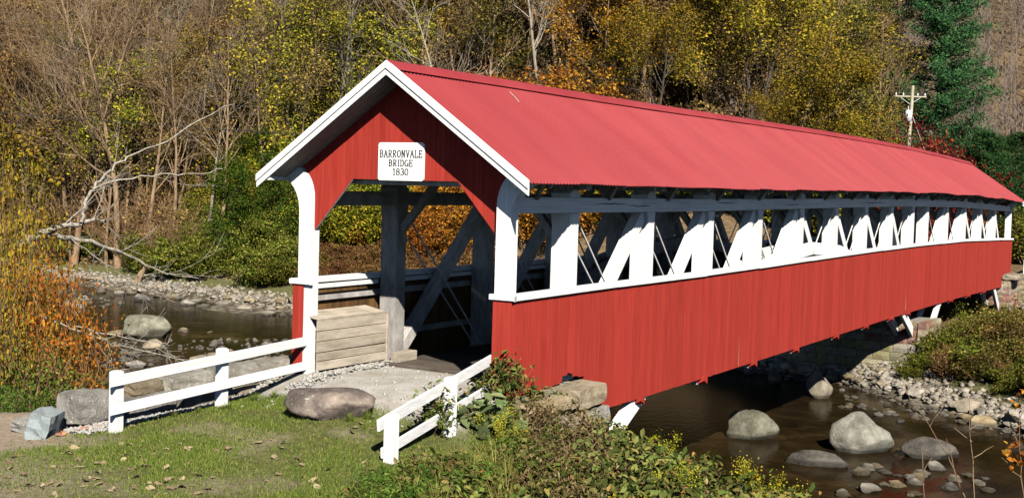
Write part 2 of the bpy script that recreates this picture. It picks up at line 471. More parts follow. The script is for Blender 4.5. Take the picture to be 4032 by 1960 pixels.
def terrain(u, v):
    u = np.asarray(u, float); v = np.asarray(v, float)
    # near side: crowned approach falling away from the portal
    mu = np.clip(-u, 0, 30)
    top = -0.085*np.minimum(mu, 5.2)-0.20*(np.minimum(np.abs(v), 3.0)/2.1)**2*np.clip(mu, 0, 1)*np.exp(-np.clip(mu-2, 0, 20)/2.2)
    top = top+0.26*softp(mu-10.5, 1.0)
    top = top+0.05*(vnoise(u, v, 1.3, 1)-0.5)*np.clip(mu, 0, 1)
    # bank falling to the water
    side = 0.8*u-0.6*(v+2.6)
    z_right = -0.12-0.45*softp(side-0.1, 0.35)-0.25*np.clip((-2.4-v)/0.6, 0, 1)
    z_right = z_right+0.14*(vnoise(u, v, 1.1, 3)-0.5)
    dl = np.maximum(v-4.0-0.8*np.clip(-u-2.5, 0, 6), u-0.4)
    z_left = -0.42-0.85*softp(dl, 0.35)+0.1*(vnoise(u, v, 1.2, 4)-0.5)
    near = np.where(v < -2.4, np.minimum(top, z_right), np.where(v > 2.5, np.minimum(top, z_left), np.where(u > 2.2, -3.5, top)))
    near = np.maximum(near, ZW-0.25)
    # stream bed with gravel bars
    bed = ZW-0.14+0.34*(vnoise(u, v, 7.5, 5)-0.62)*sstep(14, 26, v)
    bed = bed+0.16*(vnoise(u, v, 3.0, 15)-0.55)*sstep(14, 26, v)
    # far side
    fb = far_bank(v)
    d = u-fb
    shore = ZW-0.10+0.20*np.clip(d+1.6, 0, 3.2)+0.06*(vnoise(u, v, 1.5, 6)-0.5)
    cap = 0.55+1.8*sstep(2.5, 9.0, v)
    bench = np.minimum(0.42*softp(d-2.2, 0.8), cap)+0.35*(vnoise(u, v, 5, 7)-0.5)*np.clip(d/6, 0, 1)
    bench = bench+0.5*sstep(8, 26, d)*sstep(2.5, 9.0, v)+1.6*sstep(30, 50, d)*(1-sstep(2.5, 9.0, v))
    w = v-(11+0.18*(u-50))
    nearhill = 0.62*softp(np.minimum(u-(45+0.15*(v-25)), w*1.1), 5.0)
    nearhill = np.minimum(nearhill, 70)
    farhill = 0.60*softp(u-140, 12.0)
    farhill = 80*(1-np.exp(-farhill/80))
    hill = np.maximum(nearhill, farhill)+(vnoise(u, v, 14, 8)-0.5)*1.6*np.clip((d-14)/10, 0, 1)
    far = shore+bench+hill
    mix_far = sstep(-1.6, -0.6, d)
    z = np.where(u < 14, np.maximum(near, bed), bed*(1-mix_far)+far*mix_far)
    # the road bed behind the far abutment
    road = sstep(46.8, 47.4, u)*np.where(v < 0, 1-sstep(2.3, 2.5, -v), 1-sstep(2.6, 5.5, v))
    z = z*(1-road)+(-0.05)*road
    return z


gu = np.unique(np.concatenate([np.arange(-60, -12, 2.0), np.arange(-12, 12, 0.22), np.arange(12, 62, 0.55), np.arange(62, 200, 2.5), np.arange(200, 420, 9.0)]))
gv = np.unique(np.concatenate([np.arange(-120, -12, 6.0), np.arange(-12, 10, 0.22), np.arange(10, 56, 0.6), np.arange(56, 130, 2.5), np.arange(130, 420, 9.0)]))
GU, GV = np.meshgrid(gu, gv, indexing='ij')
GZ = terrain(GU, GV)
nu, nv = GU.shape
idx = np.arange(nu*nv).reshape(nu, nv)
quads = np.stack([idx[:-1, :-1], idx[1:, :-1], idx[1:, 1:], idx[:-1, 1:]], -1).reshape(-1, 4)
gme = mesh_np('ground', np.stack([GU, GV, GZ], -1), quads, True)


def road_mask(u, v):
    edge = -1.35+0.28*v*0.3+0.5*(vnoise(u, v, 0.9, 21)-0.5)
    m = sstep(edge-0.35, edge+0.25, u)*(1-sstep(2.1, 2.6, v))*(1-sstep(2.0, 2.5, -v))
    return m*(u < 3)


def dirt_mask(u, v):
    """trodden earth at the left of the lawn, the track and the strip by the wall"""
    a = sstep(1.3, 2.4, v+0.35*(u+4.6)*0.4+0.9*(vnoise(u, v, 1.0, 23)-0.5))*sstep(4.0, 5.2, -u)
    b = sstep(2.25, 2.7, v)*(u < 1.2)
    c = sstep(5.8, 8.0, -u+0.35*v+1.4*(vnoise(u, v, 1.4, 24)-0.5))*sstep(-1.5, 0.8, v)*0.8
    p = sstep(0.62, 0.85, vnoise(u, v, 0.8, 25))*0.55*(u < -2.6)
    return np.clip(np.maximum(np.maximum(a, b), np.maximum(c, p)), 0, 1)


def lawn_mask(u, v):
    return (u < 0.2)*(1-road_mask(u, v))*(1-0.92*dirt_mask(u, v))*(1-sstep(3.2, 3.8, v))


at_road = gme.attributes.new('road', 'FLOAT', 'POINT'); at_road.data.foreach_set('value', road_mask(GU, GV).ravel().astype(np.float32))
at_dirt = gme.attributes.new('dirt', 'FLOAT', 'POINT'); at_dirt.data.foreach_set('value', (dirt_mask(GU, GV)*(GU < 3)).ravel().astype(np.float32))
gd = GU-far_bank(GV)
bedm = (1-sstep(ZW+0.25, ZW+0.75, GZ+0.3*(vnoise(GU, GV, 1.2, 30)-0.5)))
at_bed = gme.attributes.new('bed', 'FLOAT', 'POINT'); at_bed.data.foreach_set('value', bedm.ravel().astype(np.float32))
woodm = sstep(1.6, 4.5, gd)
at_wood = gme.attributes.new('wood', 'FLOAT', 'POINT'); at_wood.data.foreach_set('value', woodm.ravel().astype(np.float32))

m, nt, nd, ln, b = new_mat('ground_cover')


def attr(nd, name):
    a = nd.new('ShaderNodeAttribute'); a.attribute_name = name
    return a.outputs['Fac']


def mixc(nd, ln, fac, a, b_):
    mx = N(nd, 'ShaderNodeMix', data_type='RGBA')
    ln.new(fac, mx.inputs[0]); ln.new(a, mx.inputs[6]); ln.new(b_, mx.inputs[7])
    return mx.outputs[2]


nf = noise_node(nd, ln, 9.0, 8, 0.75)
soil = ramp(nd, [(0.3, (0.05, 0.05, 0.017)), (0.5, (0.10, 0.10, 0.036)), (0.7, (0.18, 0.155, 0.075))])
ln.new(nf.outputs[0], soil.inputs[0])
earth = ramp(nd, [(0.3, (0.17, 0.125, 0.085)), (0.5, (0.27, 0.215, 0.155)), (0.7, (0.38, 0.32, 0.24))])
ln.new(nf.outputs[0], earth.inputs[0])
ng = noise_node(nd, ln, 34.0, 6, 0.8)
grav = ramp(nd, [(0.32, (0.27, 0.25, 0.22)), (0.5, (0.44, 0.42, 0.385)), (0.68, (0.56, 0.54, 0.50))])
ln.new(ng.outputs[0], grav.inputs[0])
ngl = noise_node(nd, ln, 1.6, 5, 0.65)
rgl = ramp(nd, [(0.35, (0.72, 0.68, 0.60)), (0.6, (1.0, 1.0, 1.0))])
ln.new(ngl.outputs[0], rgl.inputs[0])
gmul = N(nd, 'ShaderNodeMix', data_type='RGBA', blend_type='MULTIPLY', inp={0: 1.0})
ln.new(grav.outputs[0], gmul.inputs[6]); ln.new(rgl.outputs[0], gmul.inputs[7])
vor = nd.new('ShaderNodeTexVoronoi'); vor.inputs['Scale'].default_value = 3.2
tcv = nd.new('ShaderNodeTexCoord'); ln.new(tcv.outputs['Object'], vor.inputs[0])
sepv = nd.new('ShaderNodeSeparateColor'); ln.new(vor.outputs['Color'], sepv.inputs[0])
bedr = ramp(nd, [(0.1, (0.055, 0.045, 0.03)), (0.55, (0.12, 0.10, 0.07)), (0.9, (0.21, 0.185, 0.14))])
ln.new(sepv.outputs[0], bedr.inputs[0])
nw = noise_node(nd, ln, 2.4, 9, 0.8)
wood = ramp(nd, [(0.32, (0.05, 0.034, 0.018)), (0.5, (0.145, 0.098, 0.052)), (0.68, (0.29, 0.20, 0.11))])
ln.new(nw.outputs[0], wood.inputs[0])
c = mixc(nd, ln, attr(nd, 'dirt'), soil.outputs[0], earth.outputs[0])
c = mixc(nd, ln, attr(nd, 'wood'), c, wood.outputs[0])
c = mixc(nd, ln, attr(nd, 'bed'), c, bedr.outputs[0])
c = mixc(nd, ln, attr(nd, 'road'), c, gmul.outputs[2])
ln.new(c, b.inputs['Base Color'])
b.inputs['Roughness'].default_value = 0.95
b.inputs['Specular IOR Level'].default_value = 0.1
bp = N(nd, 'ShaderNodeBump', inp={'Strength': 0.5, 'Distance': 0.03})
ln.new(ng.outputs[0], bp.inputs['Height']); ln.new(bp.outputs[0], b.inputs['Normal'])
ground = obj('ground', gme, m)
tag(ground, 'grass, earth and leaf litter ground running from the bridge to the hill', 'ground', kind='structure')

# water
m, nt, nd, ln, b = new_mat('stream_water')
n1 = noise_node(nd, ln, 0.55, 5, 0.6)
r1 = ramp(nd, [(0.3, (0.008, 0.005, 0.002)), (0.55, (0.020, 0.0125, 0.005)), (0.75, (0.055, 0.037, 0.015))])
ln.new(n1.outputs[0], r1.inputs[0])
vor = nd.new('ShaderNodeTexVoronoi'); vor.inputs['Scale'].default_value = 1.7
tcv = nd.new('ShaderNodeTexCoord'); ln.new(tcv.outputs['Object'], vor.inputs[0])
sepv = nd.new('ShaderNodeSeparateColor'); ln.new(vor.outputs['Color'], sepv.inputs[0])
rv = ramp(nd, [(0.0, (0.55, 0.55, 0.55)), (1.0, (1.35, 1.35, 1.35))]); ln.new(sepv.outputs[0], rv.inputs[0])
mm = N(nd, 'ShaderNodeMix', data_type='RGBA', blend_type='MULTIPLY', inp={0: 0.7})
ln.new(r1.outputs[0], mm.inputs[6]); ln.new(rv.outputs[0], mm.inputs[7])
ln.new(mm.outputs[2], b.inputs['Base Color'])
b.inputs['Roughness'].default_value = 0.03
b.inputs['IOR'].default_value = 1.06
b.inputs['Specular IOR Level'].default_value = 0.5
nb_ = noise_node(nd, ln, 2.2, 4, 0.6, stretch=(1.0, 2.2, 1))
nb2 = noise_node(nd, ln, 9.0, 3, 0.6, stretch=(1.0, 2.4, 1))
ad = N(nd, 'ShaderNodeMath', operation='MULTIPLY_ADD', inp={1: 0.25})
ln.new(nb2.outputs[0], ad.inputs[0]); ln.new(nb_.outputs[0], ad.inputs[2])
bp = N(nd, 'ShaderNodeBump', inp={'Strength': 0.16, 'Distance': 0.05})
ln.new(ad.outputs[0], bp.inputs['Height']); ln.new(bp.outputs[0], b.inputs['Normal'])
wv = [(-4, -70, ZW), (52, -70, ZW), (52, 160, ZW), (-4, 160, ZW)]
water = pyobj('water', wv, [(0, 1, 2, 3)], m)
tag(water, 'shallow dark brown stream running under the bridge', 'water', kind='structure')

# ------------------------------------------------------------------ the covered bridge
L = 49.5
BS = 2.285          # outer face of the siding
ZR = 1.684          # top of the rail cap
EAVE_Y, EAVE_Z, RIDGE_Z, OH = 2.765, 3.50, 5.42, 0.50
SLOPE = (RIDGE_Z-EAVE_Z)/EAVE_Y
_cu = [-1, 0, 4, 7.3, 11, 17, 24, 30, 37, 44, 49.5, 51]
_cz = [0, 0, 0.02, 0.03, 0.06, 0.12, 0.18, 0.20, 0.19, 0.10, 0.0, -0.03]


def cam_h(u):
    return float(np.interp(u, _cu, _cz))


bridge = empty('covered_bridge', (0, 0, 0))
tag(bridge, 'long red covered bridge with a red metal roof and white timber trusses', 'bridge')


def clean_box(x0, x1, y0, y1, z0, z1):
    vs = [(x0, y0, z0), (x1, y0, z0), (x1, y1, z0), (x0, y1, z0), (x0, y0, z1), (x1, y0, z1), (x1, y1, z1), (x0, y1, z1)]
    fs = [(0, 3, 2, 1), (4, 5, 6, 7), (0, 1, 5, 4), (1, 2, 6, 5), (2, 3, 7, 6), (3, 0, 4, 7)]
    return vs, fs


def siding_bottom(u):
    if u < 1.35: return -0.02+0.05*math.sin(u*7)
    if u < 2.62: return 0.03+0.10*math.exp(-((u-2.05)/0.3)**2)
    if u < 48.0: return -0.665+0.9*cam_h(u)*0.75
    return -0.18


# siding: the horizontal girts are the part, each board is a piece of it
def girt_mesh(sgn):
    vs, fs = [], []
    for zz in (-0.35, 0.45, 1.3):
        us = np.arange(0.25, L-0.2, 3.0)
        for i in range(len(us)-1):
            if zz < 0 and us[i] < 3.0: continue
            v, f = beam_data((us[i], sgn*(BS-0.065), zz+cam_h(us[i])), (us[i+1]-0.004, sgn*(BS-0.065), zz+cam_h(us[i+1])), 0.07, 0.12)
            o = len(vs); vs += v; fs += [tuple(k+o for k in q) for q in f]
    return vs, fs


gv_, gf_ = girt_mesh(-1)
siding = pyobj('siding', gv_, gf_, M['timber'], bridge)
u = 0.0
rr = random.Random(3)
nb = 0
while u < L-0.05:
    w = rr.uniform(0.17, 0.225)
    u1 = min(L, u+w)
    if L-u1 < 0.1: u1 = L
    gap = 0.005 if rr.random() < 0.72 else rr.uniform(0.009, 0.016)
    yo = -BS-rr.uniform(0, 0.006)
    b0 = siding_bottom(u+0.02)+rr.uniform(-0.005, 0.005)
    b1 = siding_bottom(u1-0.02)+rr.uniform(-0.005, 0.005)
    if abs(b1-b0) > 0.2: b1 = b0
    if 1.7 < u < 2.6:
        b0 += rr.uniform(0, 0.09); b1 += rr.uniform(0, 0.05)
    t0, t1 = ZR-0.10+cam_h(u), ZR-0.10+cam_h(u1)
    y0, y1 = yo, yo+0.025
    vs = [(u, y0, b0), (u1-gap, y0, b1), (u1-gap, y1, b1), (u, y1, b0), (u, y0, t0), (u1-gap, y0, t1), (u1-gap, y1, t1), (u, y1, t0)]
    pyobj('board', vs, [(0, 3, 2, 1), (4, 5, 6, 7), (0, 1, 5, 4), (1, 2, 6, 5), (2, 3, 7, 6), (3, 0, 4, 7)], M['red'], siding)
    u = u1
    nb += 1
# splits in the boards showing bare wood
for (uu, z0, z1, w) in ((10.6, -0.62, 0.02, 0.03), (27.2, -0.53, -0.05, 0.07), (23.25, 0.86, 1.62, 0.02)):
    zc = cam_h(uu)
    pyobj('split', [(uu-w/2, -BS-0.009, z0+zc*0.7), (uu+w/2, -BS-0.009, z0+zc*0.7), (uu+0.004, -BS-0.009, z1+zc), (uu-0.004, -BS-0.009, z1+zc)], [(0, 1, 2, 3)],
          M['crack'] if uu != 23.25 else M['bark_dark'], siding)
# front returns of the siding at the portal
for s_ in (-1, 1):
    wr = 0.178 if s_ < 0 else 0.118
    for k in range(2):
        ya = s_*(BS-0.002-k*wr); yb = s_*(BS-0.002-(k+1)*wr+0.006)
        v_, f_ = clean_box(-0.062, -0.036, min(ya, yb), max(ya, yb), -0.14 if s_ > 0 else 0.0, ZR-0.102)
        pyobj('board', v_, f_, M['red'], siding)

gv_, gf_ = girt_mesh(1)
siding2 = pyobj('siding', gv_, gf_, M['timber'], bridge)
u = 0.0
vs_all, fs_all = [], []
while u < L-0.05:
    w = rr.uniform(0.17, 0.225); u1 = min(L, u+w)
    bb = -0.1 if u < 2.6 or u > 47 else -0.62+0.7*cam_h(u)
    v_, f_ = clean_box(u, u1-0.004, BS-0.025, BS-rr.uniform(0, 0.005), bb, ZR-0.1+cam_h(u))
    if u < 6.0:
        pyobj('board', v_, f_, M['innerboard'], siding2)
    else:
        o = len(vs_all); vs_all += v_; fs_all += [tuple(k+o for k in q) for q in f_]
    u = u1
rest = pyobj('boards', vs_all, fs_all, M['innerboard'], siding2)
rest['kind'] = 'stuff'

# rail caps
for s_ in (-1, 1):
    u = -0.07
    while u < L+0.05:
        u1 = min(L+0.07, u+rr.uniform(3.2, 4.6))
        if L+0.07-u1 < 1: u1 = L+0.07
        dz = rr.uniform(-0.008, 0.008)
        beam('rail_cap', (u, s_*(BS-0.06), ZR-0.05+cam_h(u)+dz), (u1-0.004, s_*(BS-0.06), ZR-0.05+cam_h(u1)+rr.uniform(-0.008, 0.008)), 0.24, 0.10, M['white_h'], bridge)
        u = u1
    beam('rail_cap', (-0.05, s_*(BS+0.06), ZR-0.05), (-0.05, s_*(BS-0.41), ZR-0.05), 0.10, 0.097, M['white'], bridge)
# inner rail on the far truss
for a, b_ in ((0.22, 2.2), (2.75, 5.6), (6.1, 9.0), (9.3, 12.2), (12.6, 15.5)):
    beam('inner_rail', (a, 2.07, ZR-0.155+cam_h(a)), (b_, 2.07, ZR-0.155+cam_h(b_)), 0.04, 0.085, M['white'], bridge)

# trusses
P1 = [2.45, 5.80, 9.10, 12.40, 15.75, 19.05, 22.35, 25.65, 28.75]
P2 = [31.1, 34.7, 38.35, 42.0, 45.7]
PC = 0.02
for s_ in (-1, 1):
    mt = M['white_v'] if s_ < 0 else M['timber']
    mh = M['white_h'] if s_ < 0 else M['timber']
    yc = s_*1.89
    allp = P1+P2
    for i, pu in enumerate(allp):
        h = cam_h(pu)
        # post, flared a little at the head, its top notched over the chord
        z0, z1 = -0.35+h*0.6, 3.42+h
        a, c_ = 0.15, 0.17
        y0, y1 = yc-0.19, yc+0.19
        prof = [(pu-a, z0), (pu+a, z0), (pu+a, 2.75+h), (pu+a+0.05, 3.0+h), (pu+a+0.05, 3.34+h), (pu+0.08, z1), (pu-0.08, z1), (pu-a-0.05, 3.34+h), (pu-a-0.05, 3.0+h), (pu-a, 2.75+h)]
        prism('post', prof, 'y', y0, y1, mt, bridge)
    # braces rise towards mid span
    def brace(ua, ub):
        sg = 1 if ub > ua else -1
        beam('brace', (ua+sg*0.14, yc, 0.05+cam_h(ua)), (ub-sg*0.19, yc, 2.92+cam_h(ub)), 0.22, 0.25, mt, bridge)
    for i in range(1, 5): brace(P1[i-1], P1[i])
    for i in range(4, 8): brace(P1[i+1], P1[i])
    for i in range(1, 3): brace(P2[i-1], P2[i])
    for i in range(2, 4): brace(P2[i+1], P2[i])
    brace(49.0, P2[4])
    # iron counter rods in pairs

    def rods(ua, ub):
        for off, zt in ((-0.11, 2.95), (0.11, 2.75)):
            v_, f_ = beam_data((ua, yc+off, zt+cam_h(ua)), (ub, yc+off, 0.0+cam_h(ub)), 0.034, 0.034, ch=0.01)
            pyobj('rod', v_, f_, M['steel'], bridge)
    for i in range(0, 4): rods(P1[i]+0.15, P1[i+1]-0.15)
    for i in range(5, 9): rods(P1[i]-0.15, P1[i-1]+0.15)
    for i in range(0, 2): rods(P2[i]+0.15, P2[i+1]-0.15)
    for i in range(3, 5): rods(P2[i]-0.15, P2[i-1]+0.15)
    # arches on both faces of the posts, in straight timbers between the posts
    def arch(ua, ub, zfoot, zcrown):
        us = np.linspace(ua, ub, 11)
        mid = (ua+ub)/2; half = (ub-ua)/2
        f = lambda q: zfoot+(zcrown-zfoot)*(1-((q-mid)/half)**2)
        for off in (-0.27, 0.27):
            yy = yc+s_*off
            if abs(yy) > 2.2: yy = s_*2.165
            for i in range(10):
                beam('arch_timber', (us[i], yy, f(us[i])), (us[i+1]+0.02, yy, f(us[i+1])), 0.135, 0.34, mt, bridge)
    arch(3.2, 29.6, -1.70, 2.02)
    arch(31.6, 46.9, -1.70, 1.35)
    # second, lower ply of the outer arch at the crown
    # chords
    u = 0.2
    while u < L:
        u1 = min(L, u+rr.uniform(5.5, 7.5))
        if L-u1 < 2: u1 = L
        n = 3
        for k in range(n):
            a = u+(u1-u)*k/n; c_ = u+(u1-u)*(k+1)/n
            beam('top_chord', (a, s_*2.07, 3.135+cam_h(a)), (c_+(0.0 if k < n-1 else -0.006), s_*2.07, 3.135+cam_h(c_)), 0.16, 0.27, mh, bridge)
        u = u1
    for k in range(16):
        a = 2.3+k*2.9; c_ = a+2.9
        beam('bottom_chord', (a, s_*1.9, -0.30+cam_h(a)*0.8), (c_, s_*1.9, -0.30+cam_h(c_)*0.8), 0.36, 0.32, M['timber'], bridge)

# long drying splits in the near top chord and posts
for (ua, ub, z0) in ((3.1, 4.4, 3.16), (4.6, 5.6, 3.12), (21.2, 24.5, 3.14), (9.2, 10.4, 3.17), (14.0, 15.2, 3.11)):
    n = 9
    vs, fs = [], []
    for i in range(n):
        uu = ua+(ub-ua)*i/(n-1)
        zz0 = z0+cam_h(uu)+rr.uniform(-0.012, 0.012)
        th = 0.008*math.sin(math.pi*(i+0.3)/(n-0.4))+0.002
        vs += [(uu, -2.1525, zz0-th), (uu, -2.1525, zz0+th)]
    fs = [(2*i, 2*i+2, 2*i+3, 2*i+1) for i in range(n-1)]
    pyobj('split', vs, fs, M['bark_dark'], bridge)

# floor: beams with red ends hanging under the siding, stringers, planks
for k, fu in enumerate((5.06, 8.4, 11.65, 14.95, 18.7, 22.0, 25.2, 27.6, 35.0, 38.6, 42.2)):
    z = -0.66+cam_h(fu)*0.8
    fb = beam('floor_beam', (fu, -2.2, z), (fu, 2.2, z), 0.24, 0.30, M['timber'], bridge)
    vs = [(fu-0.09, -2.36, z+0.05), (fu+0.09, -2.36, z+0.05), (fu+0.09, -2.36, z-0.13), (fu-0.09, -2.36, z-0.04),
          (fu-0.09, -2.2, z+0.05), (fu+0.09, -2.2, z+0.05), (fu+0.09, -2.2, z-0.13), (fu-0.09, -2.2, z-0.13)]
    pyobj('beam_end', vs, [(0, 1, 2, 3), (7, 6, 5, 4), (0, 4, 5, 1), (1, 5, 6, 2), (2, 6, 7, 3), (3, 7, 4, 0)], M['red'], fb)
dv, df = [], []
for yy in (-1.5, -0.75, 0.0, 0.75, 1.5):
    for k in range(17):
        a = 1.7+k*2.81; c_ = a+2.81
        v_, f_ = beam_data((a, yy, -0.21+cam_h(a)*0.9), (c_, yy, -0.21+cam_h(c_)*0.9), 0.14, 0.30)
        o = len(dv); dv += v_; df += [tuple(i+o for i in q) for q in f_]
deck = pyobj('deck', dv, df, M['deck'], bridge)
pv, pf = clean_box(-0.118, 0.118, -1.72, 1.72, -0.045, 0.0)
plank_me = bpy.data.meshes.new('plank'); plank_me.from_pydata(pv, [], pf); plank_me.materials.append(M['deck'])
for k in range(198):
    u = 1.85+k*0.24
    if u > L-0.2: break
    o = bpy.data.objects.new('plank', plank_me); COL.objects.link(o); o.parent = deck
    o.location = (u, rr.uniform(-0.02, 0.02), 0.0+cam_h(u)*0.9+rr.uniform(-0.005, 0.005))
beam('threshold', (1.62, -1.75, -0.02), (1.75, 1.75, -0.02), 0.16, 0.16, M['deck'], deck)
# tie beams, knee braces and rafters
for pu in P1+P2+[49.2, 0.35]:
    h = cam_h(pu)
    beam('tie_beam', (pu, -2.35, 3.50+h), (pu, 2.35, 3.50+h), 0.22, 0.18, M['timber'], bridge)
    for s_ in (-1, 1):
        if pu > 0.5:
            beam('knee_brace', (pu, s_*1.68, 2.55+h), (pu, s_*0.95, 3.42+h), 0.14, 0.15, M['timber'], bridge, up=(1, 0, 0))
for k in range(36):
    ru = 0.55+k*1.385
    h = cam_h(ru)
    for s_ in (-1, 1):
        beam('rafter', (ru, s_*(EAVE_Y-0.12), EAVE_Z+0.12*SLOPE-0.10+h), (ru, s_*0.02, RIDGE_Z-0.11+h), 0.06, 0.13, M['timber'], bridge)
    # eave struts from the chord out to the rafter tail
    if k % 2 == 0 and ru < L-0.5:
        beam('eave_strut', (ru+0.35, -2.16, 3.27+h), (ru-0.15, -2.55, 3.52+h), 0.07, 0.10, M['timber'], bridge)
for yy in np.arange(0.3, 2.7, 0.58):
    for s_ in (-1, 1):
        for k in range(9):
            a = -0.35+k*5.58; c_ = a+5.57
            z = RIDGE_Z-yy*SLOPE-0.075
            beam('purlin', (a, s_*yy, z+cam_h(a)), (c_, s_*yy, z+cam_h(c_)), 0.09, 0.03, M['timber'], bridge)

# roof: ridge pole with sheets of corrugated metal
roof = beam('roof', (-0.3, 0, RIDGE_Z-0.10), (L+0.3, 0, RIDGE_Z-0.10), 0.04, 0.12, M['timber'], bridge)
PW = 0.9
rng2 = random.Random(12)
npan = int(round((L+2*OH)/PW))
for s_ in (-1, 1):
    for k in range(npan):
        u0 = -OH+k*PW
        cols = []
        nrib = 8
        per = PW/nrib
        for j in range(nrib):
            for (dx, dzr) in ((0.0, 0.0), (0.55, 0.0), (0.68, 0.016), (0.86, 0.016)):
                cols.append((u0+(j+dx)*per, dzr))
        cols.append((u0+PW, 0.0))
        n = len(cols)
        drop = rng2.uniform(-0.012, 0.012)
        dzp = rng2.uniform(0, 0.004)
        vs = []
        for t in (0.0, 0.5, 1.0):
            for (uu, dzr) in cols:
                y = 0.01+(EAVE_Y+drop-0.01)*t
                hh = cam_h(uu)
                wav = 0.006*math.sin(uu*2.1+t*5)*t+0.02*math.sin(uu*0.9)*t*(uu > 25)
                vs.append((uu, s_*y, RIDGE_Z-y*SLOPE+hh+dzr+dzp+wav))
        fs = []
        for t in range(2):
            for i in range(n-1):
                q = (t*n+i, t*n+i+1, (t+1)*n+i+1, (t+1)*n+i)
                fs.append(q if s_ > 0 else q[::-1])
        pyobj('roof_panel', vs, [f[::-1] for f in fs], M['roof'], roof)
# ridge cap in lapped lengths with a notched lower edge
u = -OH-0.01
while u < L+OH-0.1:
    u1 = min(L+OH, u+2.45)
    nn = 22
    for s_ in (-1,):
        vs, fs = [], []
        for i in range(nn*2+1):
            uu = u+(u1-u)*i/(nn*2)
            h = cam_h(uu)
            lift = 0.045+0.012*(i % 2)
            low = 0.20+0.015*(i % 2)
            vs += [(uu, 0.20, RIDGE_Z-0.20*SLOPE+h+0.03), (uu, 0.0, RIDGE_Z+0.075+h), (uu, -low, RIDGE_Z-low*SLOPE+h+lift)]
        for i in range(nn*2):
            a = i*3; c_ = a+3
            fs += [(a, c_, c_+1, a+1), (a+1, c_+1, c_+2, a+2)]
        pyobj('ridge_cap', vs, fs, M['roof'], roof)
    u = u1-0.03
# a pale scrape on the roof sheet
zz = lambda y: RIDGE_Z-y*SLOPE
beam('scrape', (3.0, -0.32, zz(0.32)+0.045), (2.86, -0.62, zz(0.62)+0.045), 0.012, 0.008, M['cream'], roof)

# gables: vertical boards above the opening, rake boards, soffit, curved corner boards
def gable_top(y): return RIDGE_Z-0.06-abs(y)*SLOPE


def outer_limit(z):
    if z < 3.12: return 1.935
    t = min(1.0, (z-3.12)/0.60)
    return 1.935+0.46*(1-math.sqrt(max(0.0, 1-t*t)))


def gable_bottom(y):
    a = abs(y)
    if a <= 1.10: return 3.50
    if a <= 1.93: return 3.50-(a-1.10)*(0.93/0.83)
    # above the curve of the corner board
    lo, hi = 3.12, 3.72
    for _ in range(20):
        mid = (lo+hi)/2
        if outer_limit(mid) < a: lo = mid
        else: hi = mid
    return lo


gf = beam('gable', (0.16, -1.9, 3.72), (0.16, 1.9, 3.72), 0.06, 0.12, M['timber'], bridge)
y = -2.36
rr = random.Random(9)
while y < 2.35:
    w = rr.uniform(0.17, 0.22)
    y1 = min(2.36, y+w)
    cuts = sorted(set([y, y1-0.004]+[c_ for c_ in (-1.93, -1.1, 0.0, 1.1, 1.93) if y < c_ < y1-0.004]+[y+(y1-y)*0.33, y+(y1-y)*0.66]))
    xo = 0.078-rr.uniform(0, 0.006)
    vs, fs = [], []
    for c_ in cuts:
        bb = gable_bottom(c_); tt = gable_top(c_)
        for xx in (xo, xo+0.024):
            vs += [(xx, c_, bb), (xx, c_, tt)]
    for i in range(len(cuts)-1):
        a = i*4; b_ = a+4
        fs += [(a, a+1, b_+1, b_), (a+2, b_+2, b_+3, a+3), (a, b_, b_+2, a+2), (a+1, a+3, b_+3, b_+1)]
    e = (len(cuts)-1)*4
    fs += [(0, 2, 3, 1), (e, e+1, e+3, e+2)]
    pyobj('board', vs, fs, M['red'], gf)
    y = y1
# trim along the sloping edges of the opening
for s_ in (-1, 1):
    beam('opening_trim', (0.115, s_*1.93, 2.585), (0.115, s_*1.10, 3.515), 0.03, 0.05, M['timber'], gf, up=(1, 0, 0))
# corner posts with curved heads
for uu0, uu1 in ((-0.03, 0.22), (L-0.2, L+0.03)):
    for s_ in (-1, 1):
        inner, outer = [], []
        if True:
            inner.append((s_*1.93, -0.02)); outer.append((s_*2.20, -0.02))
        zlist = [1.2, 3.0]+[3.12+0.6*math.sin(t)*1.0 for t in np.linspace(0.0, math.pi/2, 9)]
        for z in zlist:
            inner.append((s_*outer_limit(z), z))
        for z in [1.2, 2.80]: outer.append((s_*2.20, z))
        for t in np.linspace(0.0, math.pi/2, 9):
            outer.append((s_*(2.20+0.47*(1-math.cos(t))), 2.88+0.62*math.sin(t)))
        ring = inner+outer[::-1]
        n = len(inner)
        # quads between matched samples of the two edges
        k = min(len(inner), len(outer))
        vs, fs = [], []
        for i in range(k):
            for xx in (uu0, uu1):
                vs += [(xx, inner[i][0], inner[i][1]), (xx, outer[i][0], outer[i][1])]
        for i in range(k-1):
            a = i*4; b_ = a+4
            fs += [(a, a+1, b_+1, b_), (a+2, b_+2, b_+3, a+3), (a, b_, b_+2, a+2), (a+1, a+3, b_+3, b_+1)]
        fs += [(0, 2, 3, 1), ((k-1)*4, (k-1)*4+1, (k-1)*4+3, (k-1)*4+2)]
        o = pyobj('corner_post', vs, fs, M['white_v'], bridge)
